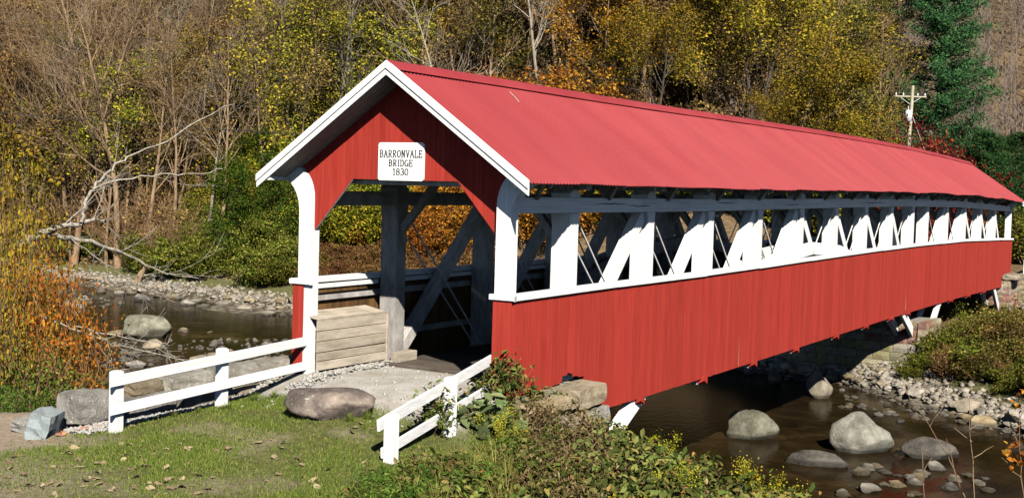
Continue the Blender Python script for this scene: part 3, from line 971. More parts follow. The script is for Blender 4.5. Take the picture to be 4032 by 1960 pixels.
# rake boards (two layers) and soffit
for (ue, sg) in ((-OH, 1), (L+OH, -1)):
    h = cam_h(ue)
    for s_ in (-1, 1):
        for (dx, dz, hh, ww) in ((0.0, 0.085, 0.20, 0.028), (-0.026*sg, 0.035, 0.10, 0.024)):
            ylow = EAVE_Y+0.03
            lo = 0.0 if sg > 0 else 0.085
            zt, zb_ = 0.03-lo-dz+hh/2*1.21, 0.03-lo-dz-hh/2*1.21
            prism('rake_board', [(s_*ylow, RIDGE_Z-ylow*SLOPE+zt+h), (s_*0.001, RIDGE_Z+zt+h), (s_*0.001, RIDGE_Z+zb_+h), (s_*ylow, RIDGE_Z-ylow*SLOPE+zb_+h)], 'x', ue+dx-ww/2, ue+dx+ww/2, M['white'], bridge)
        # soffit boards between the rake and the gable wall
        for k in range(4):
            xa = ue+sg*(0.02+k*0.15)
            beam('soffit_board', (xa+sg*0.075, s_*2.52, RIDGE_Z-2.52*SLOPE-0.165+h), (xa+sg*0.075, s_*0.02, RIDGE_Z-0.02*SLOPE-0.165+h), 0.147, 0.02, M['cream'], bridge, ch=0.003)
        beam('eave_return', (ue+sg*0.02, s_*2.56, RIDGE_Z-2.56*SLOPE-0.17+h), (ue+sg*0.46, s_*2.56, RIDGE_Z-2.56*SLOPE-0.17+h), 0.10, 0.07, M['white'], bridge, ch=0.004)
# far gable: a simple board wall
fg = beam('gable', (L-0.06, -1.9, 3.72), (L-0.06, 1.9, 3.72), 0.06, 0.12, M['timber'], bridge)
for k in range(22):
    ya = -2.2+k*0.2
    a0, a1 = gable_bottom(ya), gable_bottom(ya+0.196)
    vs = []
    for xx in (L+0.0, L+0.024):
        vs += [(xx, ya, a0), (xx, ya+0.196, a1), (xx, ya+0.196, gable_top(ya+0.196)), (xx, ya, gable_top(ya))]
    pyobj('board', vs, [(0, 1, 2, 3), (7, 6, 5, 4), (0, 4, 5, 1), (1, 5, 6, 2), (2, 6, 7, 3), (3, 7, 4, 0)], M['red'], fg)

# wooden guard box against the left wall inside the portal
box = beam('guard_box', (0.12, 2.0, 0.5), (2.0, 2.0, 0.5), 0.1, 0.1, M['plank'], bridge)
zed = 0.05
hs_ = [0.17, 0.155, 0.20, 0.185, 0.20]
for hh in hs_:
    beam('box_plank', (-0.02, 1.74+rr.uniform(-0.004, 0.004), zed+hh/2), (2.04, 1.74, zed+hh/2+rr.uniform(-0.006, 0.006)), 0.035, hh-0.012, M['plank'], box, ch=0.006)
    zed += hh
for k in range(11):
    ua = 0.0+k*0.185
    beam('box_plank', (ua+0.09, 1.72, zed+0.01), (ua+0.09, 2.22, zed+0.10), 0.18, 0.03, M['plank'], box, ch=0.004)
beam('box_plank', (2.06, 1.76, 0.0), (2.06, 1.76, 0.95), 0.12, 0.05, M['plank'], box, up=(1, 0, 0))
for k in range(3):
    beam('box_plank', (2.08, 1.78+k*0.15, 0.05), (2.08, 1.78+k*0.15, 0.95), 0.03, 0.14, M['plank'], box, up=(0, 1, 0))
beam('kerb_timber', (2.15, 1.58, 0.09), (2.75, 1.58, 0.09), 0.2, 0.2, M['plank'], bridge)

# ------------------------------------------------------------------ sign
sign = empty('bridge_sign', (0.052, 0.05, 3.815))
tag(sign, 'white name board BARRONVALE BRIDGE 1830 with rounded corners above the portal opening', 'sign')
hw, hh, rc = 0.478, 0.325, 0.045
out = []
for cx, cy, a0 in ((hw-rc, hh-rc, 0), (-hw+rc, hh-rc, 90), (-hw+rc, -hh+rc, 180), (hw-rc, -hh+rc, 270)):
    for t in range(5):
        a = math.radians(a0+t*22.5)
        out.append((cx+rc*math.cos(a), cy+rc*math.sin(a)))
prism('panel', out, 'x', -0.012, 0.02, M['sign'], sign)
v_, f_ = clean_box(-0.0135, -0.0122, -0.45, 0.45, 0.058, 0.062)
pyobj('board_joint', v_, f_, M['letter'], sign)
v_, f_ = clean_box(-0.0135, -0.0122, 0.2, 0.45, -0.088, -0.085)
pyobj('board_joint', v_, f_, M['letter'], sign)


def arc(cx, cy, rx, ry, a0, a1, n=10):
    return [(cx+rx*math.cos(math.radians(a0+(a1-a0)*i/n)), cy+ry*math.sin(math.radians(a0+(a1-a0)*i/n))) for i in range(n+1)]


SER = 0.09
GLY = {
    'B': [[(0.12, 0), (0.12, 1)], [(0.0, 0), (0.3, 0)], [(0.0, 1), (0.3, 1)], arc(0.28, 0.76, 0.26, 0.24, 90, -90), arc(0.28, 0.26, 0.32, 0.26, 90, -90), [(0.12, 0.52), (0.28, 0.52)]],
    'A': [[(0.05, 0), (0.32, 1)], [(0.32, 1), (0.60, 0)], [(0.15, 0.36), (0.49, 0.36)], [(-0.04, 0), (0.16, 0)], [(0.49, 0), (0.69, 0)]],
    'R': [[(0.12, 0), (0.12, 1)], [(0.02, 0), (0.24, 0)], [(0.0, 1), (0.3, 1)], arc(0.28, 0.75, 0.28, 0.25, 90, -90), [(0.12, 0.5), (0.28, 0.5)], [(0.28, 0.5), (0.56, 0.02), (0.64, 0.04)]],
    'O': [arc(0.33, 0.5, 0.29, 0.5, 0, 360, 20)],
    'N': [[(0.1, 0), (0.1, 1)], [(0.1, 1), (0.55, 0)], [(0.55, 0), (0.55, 1)], [(0.0, 0), (0.2, 0)], [(0.0, 1), (0.14, 1)], [(0.45, 1), (0.65, 1)]],
    'V': [[(0.08, 1), (0.33, 0)], [(0.33, 0), (0.58, 1)], [(-0.02, 1), (0.18, 1)], [(0.48, 1), (0.68, 1)]],
    'L': [[(0.12, 0), (0.12, 1)], [(0.0, 1), (0.25, 1)], [(0.0, 0), (0.56, 0), (0.58, 0.2)]],
    'E': [[(0.12, 0), (0.12, 1)], [(0.0, 1), (0.55, 1), (0.56, 0.84)], [(0.12, 0.52), (0.42, 0.52)], [(0.42, 0.42), (0.42, 0.62)], [(0.0, 0), (0.57, 0), (0.59, 0.18)]],
    'I': [[(0.2, 0), (0.2, 1)], [(0.06, 0), (0.34, 0)], [(0.06, 1), (0.34, 1)]],
    'D': [[(0.12, 0), (0.12, 1)], [(0.0, 0), (0.3, 0)], [(0.0, 1), (0.3, 1)], arc(0.28, 0.5, 0.33, 0.5, 90, -90, 12)],
    'G': [arc(0.35, 0.5, 0.30, 0.5, 50, 335, 18), [(0.62, 0.02), (0.62, 0.42)], [(0.44, 0.42), (0.70, 0.42)]],
    '1': [[(0.12, 0.8), (0.26, 1), (0.26, 0)], [(0.14, 0), (0.38, 0)]],
    '8': [arc(0.30, 0.75, 0.21, 0.25, 0, 360, 16), arc(0.30, 0.26, 0.26, 0.26, 0, 360, 16)],
    '3': [arc(0.28, 0.75, 0.22, 0.25, 150, -90, 12), arc(0.28, 0.26, 0.27, 0.26, 90, -150, 12)],
    '0': [arc(0.30, 0.5, 0.25, 0.5, 0, 360, 20)],
}
GW = {'I': 0.42, '1': 0.5, '8': 0.62, '3': 0.62, '0': 0.62, 'L': 0.64, 'E': 0.66}


def lettering(text, yc, zc, height, width):
    total = sum(GW.get(c_, 0.72)+0.10 for c_ in text)-0.10
    sx = width/total
    x = 0.0
    for c_ in text:
        vs, fs = [], []
        for line in GLY[c_]:
            for i in range(len(line)-1):
                (x0, y0), (x1, y1) = line[i], line[i+1]
                a = (width/2-(x+x0)*sx, zc+(y0-0.5)*height)
                e = (width/2-(x+x1)*sx, zc+(y1-0.5)*height)
                dx, dy = e[0]-a[0], e[1]-a[1]
                ln_ = math.hypot(dx, dy) or 1
                vert = abs(dy) > abs(dx)
                th = 0.0098 if vert else 0.0062
                nx, ny = -dy/ln_*th, dx/ln_*th
                ex, ey = dx/ln_*0.003, dy/ln_*0.003
                o = len(vs)
                for xx in (-0.0165, -0.0118):
                    vs += [(xx, yc+a[0]-ex+nx, a[1]-ey+ny), (xx, yc+a[0]-ex-nx, a[1]-ey-ny), (xx, yc+e[0]+ex-nx, e[1]+ey-ny), (xx, yc+e[0]+ex+nx, e[1]+ey+ny)]
                fs += [(o, o+1, o+2, o+3), (o+7, o+6, o+5, o+4), (o, o+4, o+5, o+1), (o+1, o+5, o+6, o+2), (o+2, o+6, o+7, o+3), (o+3, o+7, o+4, o)]
        pyobj('letter', vs, fs, M['letter'], sign)
        x += GW.get(c_, 0.72)+0.10


lettering('BARRONVALE', 0.0, 0.135, 0.115, 0.89)
lettering('BRIDGE', 0.0, -0.025, 0.105, 0.50)
lettering('1830', 0.0, -0.175, 0.110, 0.33)

# ------------------------------------------------------------------ masonry
def block_mesh(L_, H_, D_, rnd, rough=0.02):
    """a squared stone with a bulging, uneven face towards -y and worn corners"""
    c_ = min(0.03, H_*0.15)
    nx, nz = 4, 3
    vs = []
    for k in range(nz):
        for i in range(nx):
            x = L_*(i/(nx-1)); z = H_*(k/(nz-1))
            edge = (i in (0, nx-1)) or (k in (0, nz-1))
            y = (c_ if edge else -rnd.uniform(0, rough))+rnd.uniform(-0.004, 0.004)
            vs.append((min(max(x+rnd.uniform(-0.008, 0.008), 0.0), L_), y, min(max(z+rnd.uniform(-0.006, 0.006), 0.0), H_)))
    n = nx*nz
    vs += [(0, D_, 0), (L_, D_, 0), (L_, D_, H_), (0, D_, H_)]
    fs = []
    for k in range(nz-1):
        for i in range(nx-1):
            a = k*nx+i
            fs.append((a, a+1, a+nx+1, a+nx))
    fs += [tuple([n, n+1]+[nx-1-i for i in range(nx)])]
    fs += [tuple([n+2, n+3]+[(nz-1)*nx+i for i in range(nx)])]
    fs += [tuple([n+3, n]+[k*nx for k in range(nz)])]
    fs += [tuple([n+1, n+2]+[k*nx+nx-1 for k in range(nz-1, -1, -1)])]
    me = bpy.data.meshes.new('stone')
    me.from_pydata(vs, [], fs)
    me.update()
    return me


def masonry(parent, p0, ang, length, z0, z1, rnd, pick, ch=(0.24, 0.34), bl=(0.35, 0.8), depth=0.3, batter=0.0):
    """lay stones along a face that starts at p0 and runs length metres in direction ang (outside is to the right)"""
    z = z0
    row = 0
    while z < z1-0.05:
        h = min(rnd.uniform(*ch), z1-z)
        if z1-z-h < 0.12: h = z1-z
        x = 0.0
        while x < length-0.02:
            w = rnd.uniform(*bl)
            if row % 2 and x == 0: w *= 0.6
            w = min(w, length-x)
            if length-x-w < 0.18: w = length-x
            me = block_mesh(w-0.012, h-0.012, depth, rnd)
            o = obj('stone', me, pick(rnd, z), parent)
            off = batter*(z-z0)+rnd.uniform(-0.012, 0.012)
            nx_, ny_ = math.sin(ang), -math.cos(ang)
            o.location = (p0[0]+math.cos(ang)*x-nx_*off-parent.location[0], p0[1]+math.sin(ang)*x-ny_*off-parent.location[1], z-parent.location[2])
            o.rotation_euler[2] = ang
            x += w
        z += h
        row += 1


rs = random.Random(21)
pier = empty('stone_pier', (28.75, 0, ZW-0.2))
tag(pier, 'coursed sandstone pier standing in the stream under the bridge', 'pier')
v_, f_ = clean_box(28.95, 31.3, -2.55, 2.6, ZW-0.3, -0.98)
core = pyobj('core', [(a-28.75, b_, c_-(ZW-0.2)) for a, b_, c_ in v_], f_, M['mortar'], pier)


def pick_pier(r, z):
    t = r.random()
    if z < -2.0: return M['mossy'] if t < 0.7 else M['masonry']
    return M['redstone'] if t < 0.30 else M['masonry']


masonry(pier, (28.75, 2.7, 0), -math.pi/2, 5.45, ZW-0.2, -0.95, rs, pick_pier, batter=0.02)
masonry(pier, (28.75, -2.75, 0), 0.0, 2.6, ZW-0.2, -0.95, rs, pick_pier, batter=0.02)

# near abutment: the face under the bridge and the ledge stones below the siding
ab = empty('stone_abutment', (2.6, 0, -3.4))
tag(ab, 'near abutment of grey stone slabs under the red siding by the portal', 'abutment')
v_, f_ = clean_box(-0.1, 2.45, -2.2, 2.4, -3.5, -0.35)
pyobj('core', [(a-2.6, b_, c_+3.4) for a, b_, c_ in v_], f_, M['mortar'], ab)
pick_g = lambda r, z: M['block'] if r.random() < 0.6 else M['masonry']
masonry(ab, (2.62, 2.5, 0), -math.pi/2, 5.0, -3.4, -0.40, rs, pick_g)
masonry(ab, (-0.3, -2.42, 0), 0.0, 2.95, -1.6, -0.42, rs, pick_g, ch=(0.3, 0.45), bl=(0.6, 1.2))


def slab(name, cx, cy, cz, lx, ly, lz, rz, mat, parent=None, seed=0, tilt=(0, 0)):
    bm = bmesh.new()
    bmesh.ops.create_cube(bm, size=1.0)
    bmesh.ops.subdivide_edges(bm, edges=bm.edges[:], cuts=3, use_grid_fill=True)
    for v in bm.verts:
        p = Vector(v.co)
        q = Vector((p.x, p.y, p.z))
        # soften the corners and break the faces up
        f = 1-0.10*((abs(q.x)*2)**4*(abs(q.y)*2)**4+(abs(q.x)*2)**4*(abs(q.z)*2)**4+(abs(q.y)*2)**4*(abs(q.z)*2)**4)/3
        d = mnoise.noise_vector(q*3.1+Vector((seed*3.7, seed, -seed)))*0.05+mnoise.noise_vector(q*7+Vector((seed, 2*seed, 0)))*0.02
        v.co = Vector(((q.x*f+d.x)*lx, (q.y*f+d.y)*ly, (q.z*f+d.z*1.5)*lz))
    me = bpy.data.meshes.new(name)
    bm.to_mesh(me); bm.free()
    o = obj(name, me, mat, parent)
    px, py, pz = (parent.location if parent else (0, 0, 0))
    o.location = (cx-px, cy-py, cz-pz)
    o.rotation_euler = (tilt[0], tilt[1], rz)
    return o


slab('stone', 2.02, -2.42, -0.17, 1.25, 0.75, 0.34, 0.05, M['masonry'], ab, 5)
slab('stone', 0.75, -2.35, -0.20, 1.45, 0.65, 0.22, -0.06, M['masonry'], ab, 6)
slab('stone', 2.35, -2.55, -0.62, 0.75, 0.55, 0.42, 0.1, M['block'], ab, 7)
slab('stone', 1.45, -2.62, -0.62, 0.85, 0.6, 0.40, -0.1, M['masonry'], ab, 8)
slab('stone', 0.2, -2.5, -0.45, 1.1, 0.5, 0.3, -0.1, M['block'], ab, 9)
slab('stone', -0.1, 2.22, -0.20, 0.55, 0.45, 0.22, 0.2, M['masonry'], ab, 10)
slab('stone', -0.25, 2.05, -0.24, 0.4, 0.3, 0.16, -0.3, M['masonry'], ab, 11)

# wing wall of large blocks behind the left fence
wing = empty('wing_wall', (-1.5, 3.2, -0.6))
tag(wing, 'low wall of large weathered stone blocks behind the white fence along the stream', 'wall')
for i, (cx, cy, cz, lx, ly, lz, rz) in enumerate((
        (1.05, 3.05, -0.08, 0.95, 0.6, 0.34, 0.03), (0.12, 3.05, -0.06, 0.90, 0.6, 0.36, 0.0), (-0.85, 3.08, -0.05, 1.02, 0.6, 0.36, -0.03),
        (0.85, 2.95, -0.40, 1.3, 0.7, 0.32, 0.0), (-0.45, 2.95, -0.40, 1.25, 0.7, 0.34, 0.04), (-1.7, 3.0, -0.36, 1.2, 0.7, 0.36, -0.02),
        (-1.95, 3.1, -0.05, 1.05, 0.55, 0.30, 0.05), (-2.95, 3.05, -0.32, 1.2, 0.6, 0.40, 0.02), (-2.9, 3.15, -0.04, 0.75, 0.5, 0.24, 0.1),
        (1.9, 3.1, -0.3, 0.8, 0.6, 0.5, 0.0), (-1.2, 3.25, -0.75, 3.5, 0.6, 0.5, 0.0), (1.2, 3.25, -0.75, 2.0, 0.6, 0.5, 0.0))):
    slab('stone', cx, cy, cz, lx, ly, lz, rz, M['block'] if i % 4 else M['masonry'], wing, 20+i)
tag(slab('stone_block', -3.95, 3.15, -0.20, 0.78, 0.55, 0.46, 0.06, M['block'], None, 41), 'pale grey block standing past the end of the low stone wall', 'stone')
tag(slab('stone_slab', -4.82, 3.05, -0.36, 0.62, 0.34, 0.44, 0.5, M['blueslab'], None, 42, (0.25, 0)), 'smooth blue grey slab leaning among fallen leaves', 'stone')
tag(slab('flat_stone', -4.3, 3.5, -0.43, 1.3, 0.6, 0.2, 0.2, M['block'], None, 43), 'flat grey ledge stone behind the blue grey slab', 'stone')

# far abutment and its wing
fa = empty('stone_abutment', (46.9, 0, -1.8))
tag(fa, 'far abutment of brown sandstone carrying the end of the bridge', 'abutment')
v_, f_ = clean_box(47.15, 50.2, -2.55, 2.6, -2.4, -0.35)
pyobj('core', [(a-46.9, b_, c_+1.8) for a, b_, c_ in v_], f_, M['mortar'], fa)
masonry(fa, (46.9, 2.6, 0), -math.pi/2, 5.3, -2.2, -0.30, rs, lambda r, z: M['redstone'] if r.random() < 0.35 else M['masonry'])
masonry(fa, (46.9, -2.7, 0), 0.0, 3.6, -2.2, -0.32, rs, lambda r, z: M['redstone'] if r.random() < 0.5 else M['masonry'])
slab('stone', 47.8, -2.72, -0.16, 1.9, 0.8, 0.30, 0, M['masonry'], fa, 51)
ww = empty('wing_wall', (50.5, -3.2, -2.2))
tag(ww, 'pale mortared stone wing wall beside the far abutment', 'wall')
v_, f_ = clean_box(50.75, 57.5, -3.0, -2.4, -2.6, -0.25)
pyobj('core', [(a-50.5, b_+3.2, c_+2.2) for a, b_, c_ in v_], f_, M['mortar'], ww)
masonry(ww, (50.5, -3.2, 0), 0.0, 7.0, -2.3, -0.45, rs, lambda r, z: M['masonry'] if r.random() < 0.5 else M['block'])
masonry(ww, (50.5, -2.4, 0), -math.pi/2, 0.8, -2.3, -0.45, rs, lambda r, z: M['masonry'])
slab('stone', 52.0, -3.0, -0.32, 3.0, 0.8, 0.26, 0, M['block'], ww, 52)
slab('stone', 55.2, -3.0, -0.32, 3.2, 0.8, 0.26, 0, M['block'], ww, 53)


# ------------------------------------------------------------------ fences
def fence(name, label, posts, rails, cat='fence', pw=0.15):
    p0 = posts[0]
    root = empty(name, (p0[0], p0[1], p0[2]))
    tag(root, label, cat)
    inv = lambda p: (p[0]-p0[0], p[1]-p0[1], p[2]-p0[2])
    for (x, y, zb, zt) in posts:
        a, h = pw/2, zt-zb
        ox, oy, oz = inv((x, y, zb))
        c_ = 0.012
        vs = []
        for (zz, k) in ((0, a), (h-0.025, a), (h, a-0.03)):
            for sx, sy in ((-1, -1), (1, -1), (1, 1), (-1, 1)):
                vs.append((ox+sx*k, oy+sy*k, oz+zz))
        fs = [(0, 1, 5, 4), (1, 2, 6, 5), (2, 3, 7, 6), (3, 0, 4, 7), (4, 5, 9, 8), (5, 6, 10, 9), (6, 7, 11, 10), (7, 4, 8, 11), (8, 9, 10, 11)]
        o = pyobj('post', vs, fs, M['white_v'], root)
    for (a, b_, h, w) in rails:
        beam('rail', inv(a), inv(b_), w, h, M['white_h'], root, ch=0.008)
    return root


fence('rail_fence', 'white two rail fence from the left portal post beside the stone wall',
      [(-4.30, 2.10, -0.62, 0.50), (-2.04, 2.10, -0.55, 0.63)],
      [((-4.52, 1.99, 0.36), (0.0, 1.98, 0.57), 0.165, 0.045), ((-4.52, 1.99, -0.07), (0.0, 1.98, 0.13), 0.155, 0.045)])
fence('rail_fence', 'white two rail fence descending into weeds by the right siding',
      [(-3.46, -2.40, -0.85, 0.25), (-1.63, -2.17, -0.70, 0.53)],
      [((-3.66, -2.32, 0.10), (0.0, -1.90, 0.60), 0.17, 0.045), ((-3.56, -2.32, -0.30), (0.0, -1.90, 0.14), 0.15, 0.045)])
fence('rail_fence', 'white board fence beyond the far end of the bridge above the wing wall',
      [(50.9+i*1.9, -2.75, -0.3, 0.62) for i in range(4)],
      [((50.7, -2.86, 0.48), (56.9, -2.86, 0.48), 0.16, 0.045), ((50.7, -2.86, 0.10), (56.9, -2.86, 0.10), 0.16, 0.045)])


# ------------------------------------------------------------------ rocks
def rock_mesh(name, seed, sx, sy, sz, sub=3, rough=0.22, flat=0.0):
    bm = bmesh.new()
    bmesh.ops.create_icosphere(bm, subdivisions=sub, radius=1.0)
    off = Vector((seed*5.3, seed*2.1, -seed*3.7))
    for v in bm.verts:
        n = v.co.normalized()
        # facet the ball, then roughen it
        d = 1.0+rough*mnoise.noise(n*1.3+off)+rough*0.55*mnoise.noise(n*2.7+off)+rough*0.28*(0.5-abs(mnoise.noise(n*5.0+off)))+rough*0.14*mnoise.noise(n*11.0+off)
        p = n*d
        for k in range(7):
            ax = Vector((math.sin(seed*3+k*2.4), math.cos(seed*2+k*1.7), math.sin(seed+k*0.9)*0.8)).normalized()
            lim = 0.76+0.10*math.sin(seed*7+k)
            t = p.dot(ax)
            if t > lim: p -= ax*(t-lim)*0.85
        if flat and p.z > flat: p.z = flat+(p.z-flat)*0.25
        v.co = Vector((p.x*sx, p.y*sy, p.z*sz))
    for f in bm.faces: f.smooth = True
    me = bpy.data.meshes.new(name)
    bm.to_mesh(me); bm.free()
    return me


def boulder(label, loc, dims, rz, seed, mat, rough=0.25, flat=0.0, tilt=0.0, cat='boulder', name='boulder'):
    me = rock_mesh(name, seed, dims[0]/2, dims[1]/2, dims[2]/2, 4, rough, flat)
    o = obj(name, me, mat)
    o.location = loc; o.rotation_euler = (tilt, 0, rz)
    return tag(o, label, cat)


# long axis across the view is about -59.7 degrees in the world
AX = math.atan2(RT[1], RT[0])
boulder('lichened grey brown boulder lying on the grass before the portal', (-2.25, -0.32, -0.02), (1.36, 0.85, 0.62), AX, 3, M['rock_lichen'], 0.20, 0.72)
boulder('large rounded pale boulder in the stream beside the bridge shadow', (16.1, -0.75, ZW+0.16), (1.5, 1.3, 1.15), AX, 8, M['rock_big'], 0.22)
boulder('tall domed grey boulder rising from the stream with a pale waterline', (16.1, -3.75, ZW+0.22), (1.62, 1.25, 1.35), AX, 5, M['rock_big'], 0.24)
boulder('low dark flat boulder in the stream before the domed boulder', (13.6, -3.35, ZW+0.02), (1.5, 0.75, 0.6), AX-0.25, 12, M['rock_dark'], 0.25)
boulder('dark rounded boulder in the stream right of the domed boulder', (16.5, -5.55, ZW+0.06), (1.5, 1.05, 0.85), AX, 6, M['rock_dark'], 0.2)
boulder('upright pale stone at the edge of the bridge shadow in the stream', (24.2, -0.25, ZW+0.28), (0.85, 0.7, 1.15), AX, 14, M['rock_grey'], 0.3)
boulder('small pale boulder at the foot of the pier by the waterline', (26.2, 2.0, ZW+0.2), (0.6, 0.5, 0.8), 0.4, 15, M['rock_grey'], 0.3)
boulder('big pale flat topped boulder on the gravel bar upstream', (20.5, 27.6, ZW+0.45), (2.1, 1.6, 1.35), AX, 11, M['rock_big'], 0.22, 0.6)
boulder('pale boulder beside the flat topped boulder on the bar', (17.8, 24.4, ZW+0.15), (0.9, 0.7, 0.6), AX, 16, M['rock_grey'], 0.25)
boulder('long pale boulder breaking the water above the fence rail', (17.2, 20.2, ZW+0.10), (1.5, 0.9, 0.5), AX, 17, M['rock_grey'], 0.25)
boulder('grey boulder beside orange shrubs on the far gravel bar', (23.8, 36.2, ZW+0.35), (1.6, 1.2, 0.8), AX, 18, M['rock_grey'], 0.25)

protos = [rock_mesh('river_rock', 30+i, 0.5, 0.42, 0.20+0.05*(i % 3), 2, 0.42) for i in range(8)]
for p in protos:
    for f in p.polygons: f.use_smooth = False
for p in protos: p.materials.append(M['rock_grey'])
rk = random.Random(5)


def wet_rock(x, y, s, z=None):
    o = bpy.data.objects.new('river_rock', protos[rk.randrange(8)])
    COL.objects.link(o)
    if z is None: z = max(ZW, float(terrain(x, y)))
    o.location = (x, y, z+s*0.05)
    k = s*rk.uniform(0.8, 1.25)
    o.scale = (k*rk.uniform(0.85, 1.25), k, k*rk.uniform(0.7, 1.1))
    o.rotation_euler = (rk.uniform(-0.15, 0.15), rk.uniform(-0.15, 0.15), rk.uniform(0, 6.28))
    return o


n_rock = 0
for i in range(105):                 # shore under the pier and to the right of it
    t = rk.random()
    v = -8.5+t*11.5
    x = float(far_bank(np.array(v)))-0.9+rk.uniform(-0.5, 1.4)*(1.0 if v < -1 else 0.4)
    tag(wet_rock(x, v, min(0.95, 0.17*math.exp(abs(rk.gauss(0, 0.85))))), 'pale river rock on the shore at the foot of the pier', 'rock', 'rocks along the far shore by the pier')
for i in range(36):                  # riffle in front of the pier
    x = 19.5+rk.gauss(0, 1.0)+i*0.05; v = -1.6-rk.uniform(0, 4.2)+0.35*(x-19)
    tag(wet_rock(x+3.0, v, rk.uniform(0.18, 0.42), ZW), 'small pale rock breaking the water between pier and boulders', 'rock', 'rocks of the riffle before the pier')
for i in range(30):                  # nearer stones at the lower right
    x = rk.uniform(10.0, 15.0); v = -7.2+rk.uniform(-1.0, 2.6)+(x-10)*0.15
    tag(wet_rock(x, v, rk.uniform(0.2, 0.6), ZW), 'flat pale rock awash in the near shallows by the weeds', 'rock', 'rocks of the near shallows')
for i in range(150):                 # gravel bars and far shore on the left
    t = rk.random()
    if t < 0.45:
        v = rk.uniform(17, 60); x = float(far_bank(np.array(v)))-0.9+rk.gauss(0, 0.9)
    else:
        v = rk.uniform(17, 50); x = 6+rk.random()*(float(far_bank(np.array(v)))-8)
        if vnoise(x, v, 6.0, 44) < 0.58: x = float(far_bank(np.array(v)))-rk.uniform(0, 4)
    tag(wet_rock(x, v, rk.uniform(0.3, 1.0)*(0.75 if t < 0.45 else 1)), 'pale river rock on the gravel bars upstream of the bridge', 'rock', 'rocks on the upstream gravel bars')


def pebbles(name, pts, sizes, mat, label, cat):
    """many small stones as one mesh: squashed octahedra"""
    n = len(pts)
    base = np.array([(1, 0, 0), (0.3, 0.9, 0.1), (-0.9, 0.3, 0), (-0.2, -0.95, 0.05), (0.1, 0, 0.6), (0, 0, -0.6), (0.6, 0.55, 0.35), (-0.5, -0.6, 0.4)])
    tri = np.array([(0, 6, 4), (6, 1, 4), (1, 2, 4), (2, 7, 4), (7, 3, 4), (3, 0, 4), (0, 1, 6), (2, 3, 7), (1, 0, 5), (2, 1, 5), (3, 2, 5), (0, 3, 5)])
    ang = RNG.uniform(0, 6.28, n); ca, sa = np.cos(ang), np.sin(ang)
    sc = sizes[:, None]*RNG.uniform(0.7, 1.3, (n, 3))
    b_ = base[None]*sc[:, None, :]
    b_ = b_+RNG.normal(0, 0.12, b_.shape)*sizes[:, None, None]
    x = b_[..., 0]*ca[:, None]-b_[..., 1]*sa[:, None]; y = b_[..., 0]*sa[:, None]+b_[..., 1]*ca[:, None]
    V = np.stack([x, y, b_[..., 2]], -1)+pts[:, None, :]
    F = tri[None]+(np.arange(n)*8)[:, None, None]
    o = obj(name, mesh_np(name, V.reshape(-1, 3), F.reshape(-1, 3)), mat)
    return tag(o, label, cat, kind='stuff')


# gravel by the guard box and along the fence, shore shingle
pts = []
for _ in range(1500):
    u_ = RNG.uniform(-0.9, 2.0); v_ = 1.62-abs(RNG.normal(0, 0.12))+0.02*u_
    if u_ < 0: v_ = 1.75-abs(RNG.normal(0, 0.2))
    pts.append((u_, v_, float(terrain(min(u_, 2.1), v_))+RNG.uniform(-0.01, 0.05)))
for _ in range(4200):
    u_ = RNG.uniform(-4.6, 0.4); v_ = RNG.uniform(2.3, 2.95)
    pts.append((u_, v_, float(terrain(u_, v_))+RNG.uniform(0, 0.05)))
for _ in range(260):
    u_ = RNG.uniform(-2.2, 1.6); v_ = RNG.uniform(-2.0, 1.7)
    pts.append((u_, v_, float(terrain(u_, v_))+0.002))
pts = np.array(pts)
pebbles('loose_gravel', pts, RNG.uniform(0.012, 0.045, len(pts)), stone('gravel_stone', [(0.3, (0.24, 0.225, 0.2)), (0.7, (0.50, 0.48, 0.44))], 6.0, 0.2, 0.0), 'loose pale gravel beside the guard box and along the fence', 'gravel')
n = 5200
v_ = np.where(RNG.random(n) < 0.35, RNG.uniform(-11, 3, n), RNG.uniform(3, 62, n)); u_ = far_bank(v_)-0.2+RNG.normal(0, np.where(v_ > 5, 0.45, 0.7), n)
vb = RNG.uniform(15, 55, n); ub = 3+RNG.random(n)*(far_bank(vb)-5)
keep = vnoise(ub, vb, 6.0, 44) > 0.72
u_ = np.concatenate([u_, ub[keep]]); v_ = np.concatenate([v_, vb[keep]])
zz_ = np.maximum(terrain(u_, v_), ZW-0.02)
pebbles('shingle', np.stack([u_, v_, zz_+0.01], -1), np.abs(RNG.normal(0.07, 0.055, len(u_)))+0.025, M['rock_grey'], 'shingle and small stones along the stream margins', 'shingle')

# ------------------------------------------------------------------ vegetation builders
class Tubes:
    def __init__(self):
        self.v = []; self.f = []; self.n = 0

    def add(self, pts, rad, sides=4):
        """a tapering tube along a polyline"""
        pts = np.asarray(pts, float); rad = np.asarray(rad, float)
        k = len(pts)
        t = np.gradient(pts, axis=0)
        t /= np.linalg.norm(t, axis=1)[:, None]+1e-9
        ref = np.array([0.0, 0.0, 1.0]) if abs(t[0, 2]) < 0.8 else np.array([1.0, 0.0, 0.0])
        a = np.cross(t, ref); a /= np.linalg.norm(a, axis=1)[:, None]+1e-9
        b_ = np.cross(t, a)
        an = np.arange(sides)*2*np.pi/sides
        ring = (a[:, None, :]*np.cos(an)[None, :, None]+b_[:, None, :]*np.sin(an)[None, :, None])*rad[:, None, None]+pts[:, None, :]
        self.v.append(ring.reshape(-1, 3))
        i = np.arange(k-1)[:, None]*sides; j = np.arange(sides)[None, :]; j2 = (j+1) % sides
        q = np.stack([i+j, i+j2, i+sides+j2, i+sides+j], -1).reshape(-1, 4)+self.n
        self.f.append(q)
        self.n += k*sides

    def mesh(self, name):
        return mesh_np(name, np.concatenate(self.v), np.concatenate(self.f), True)


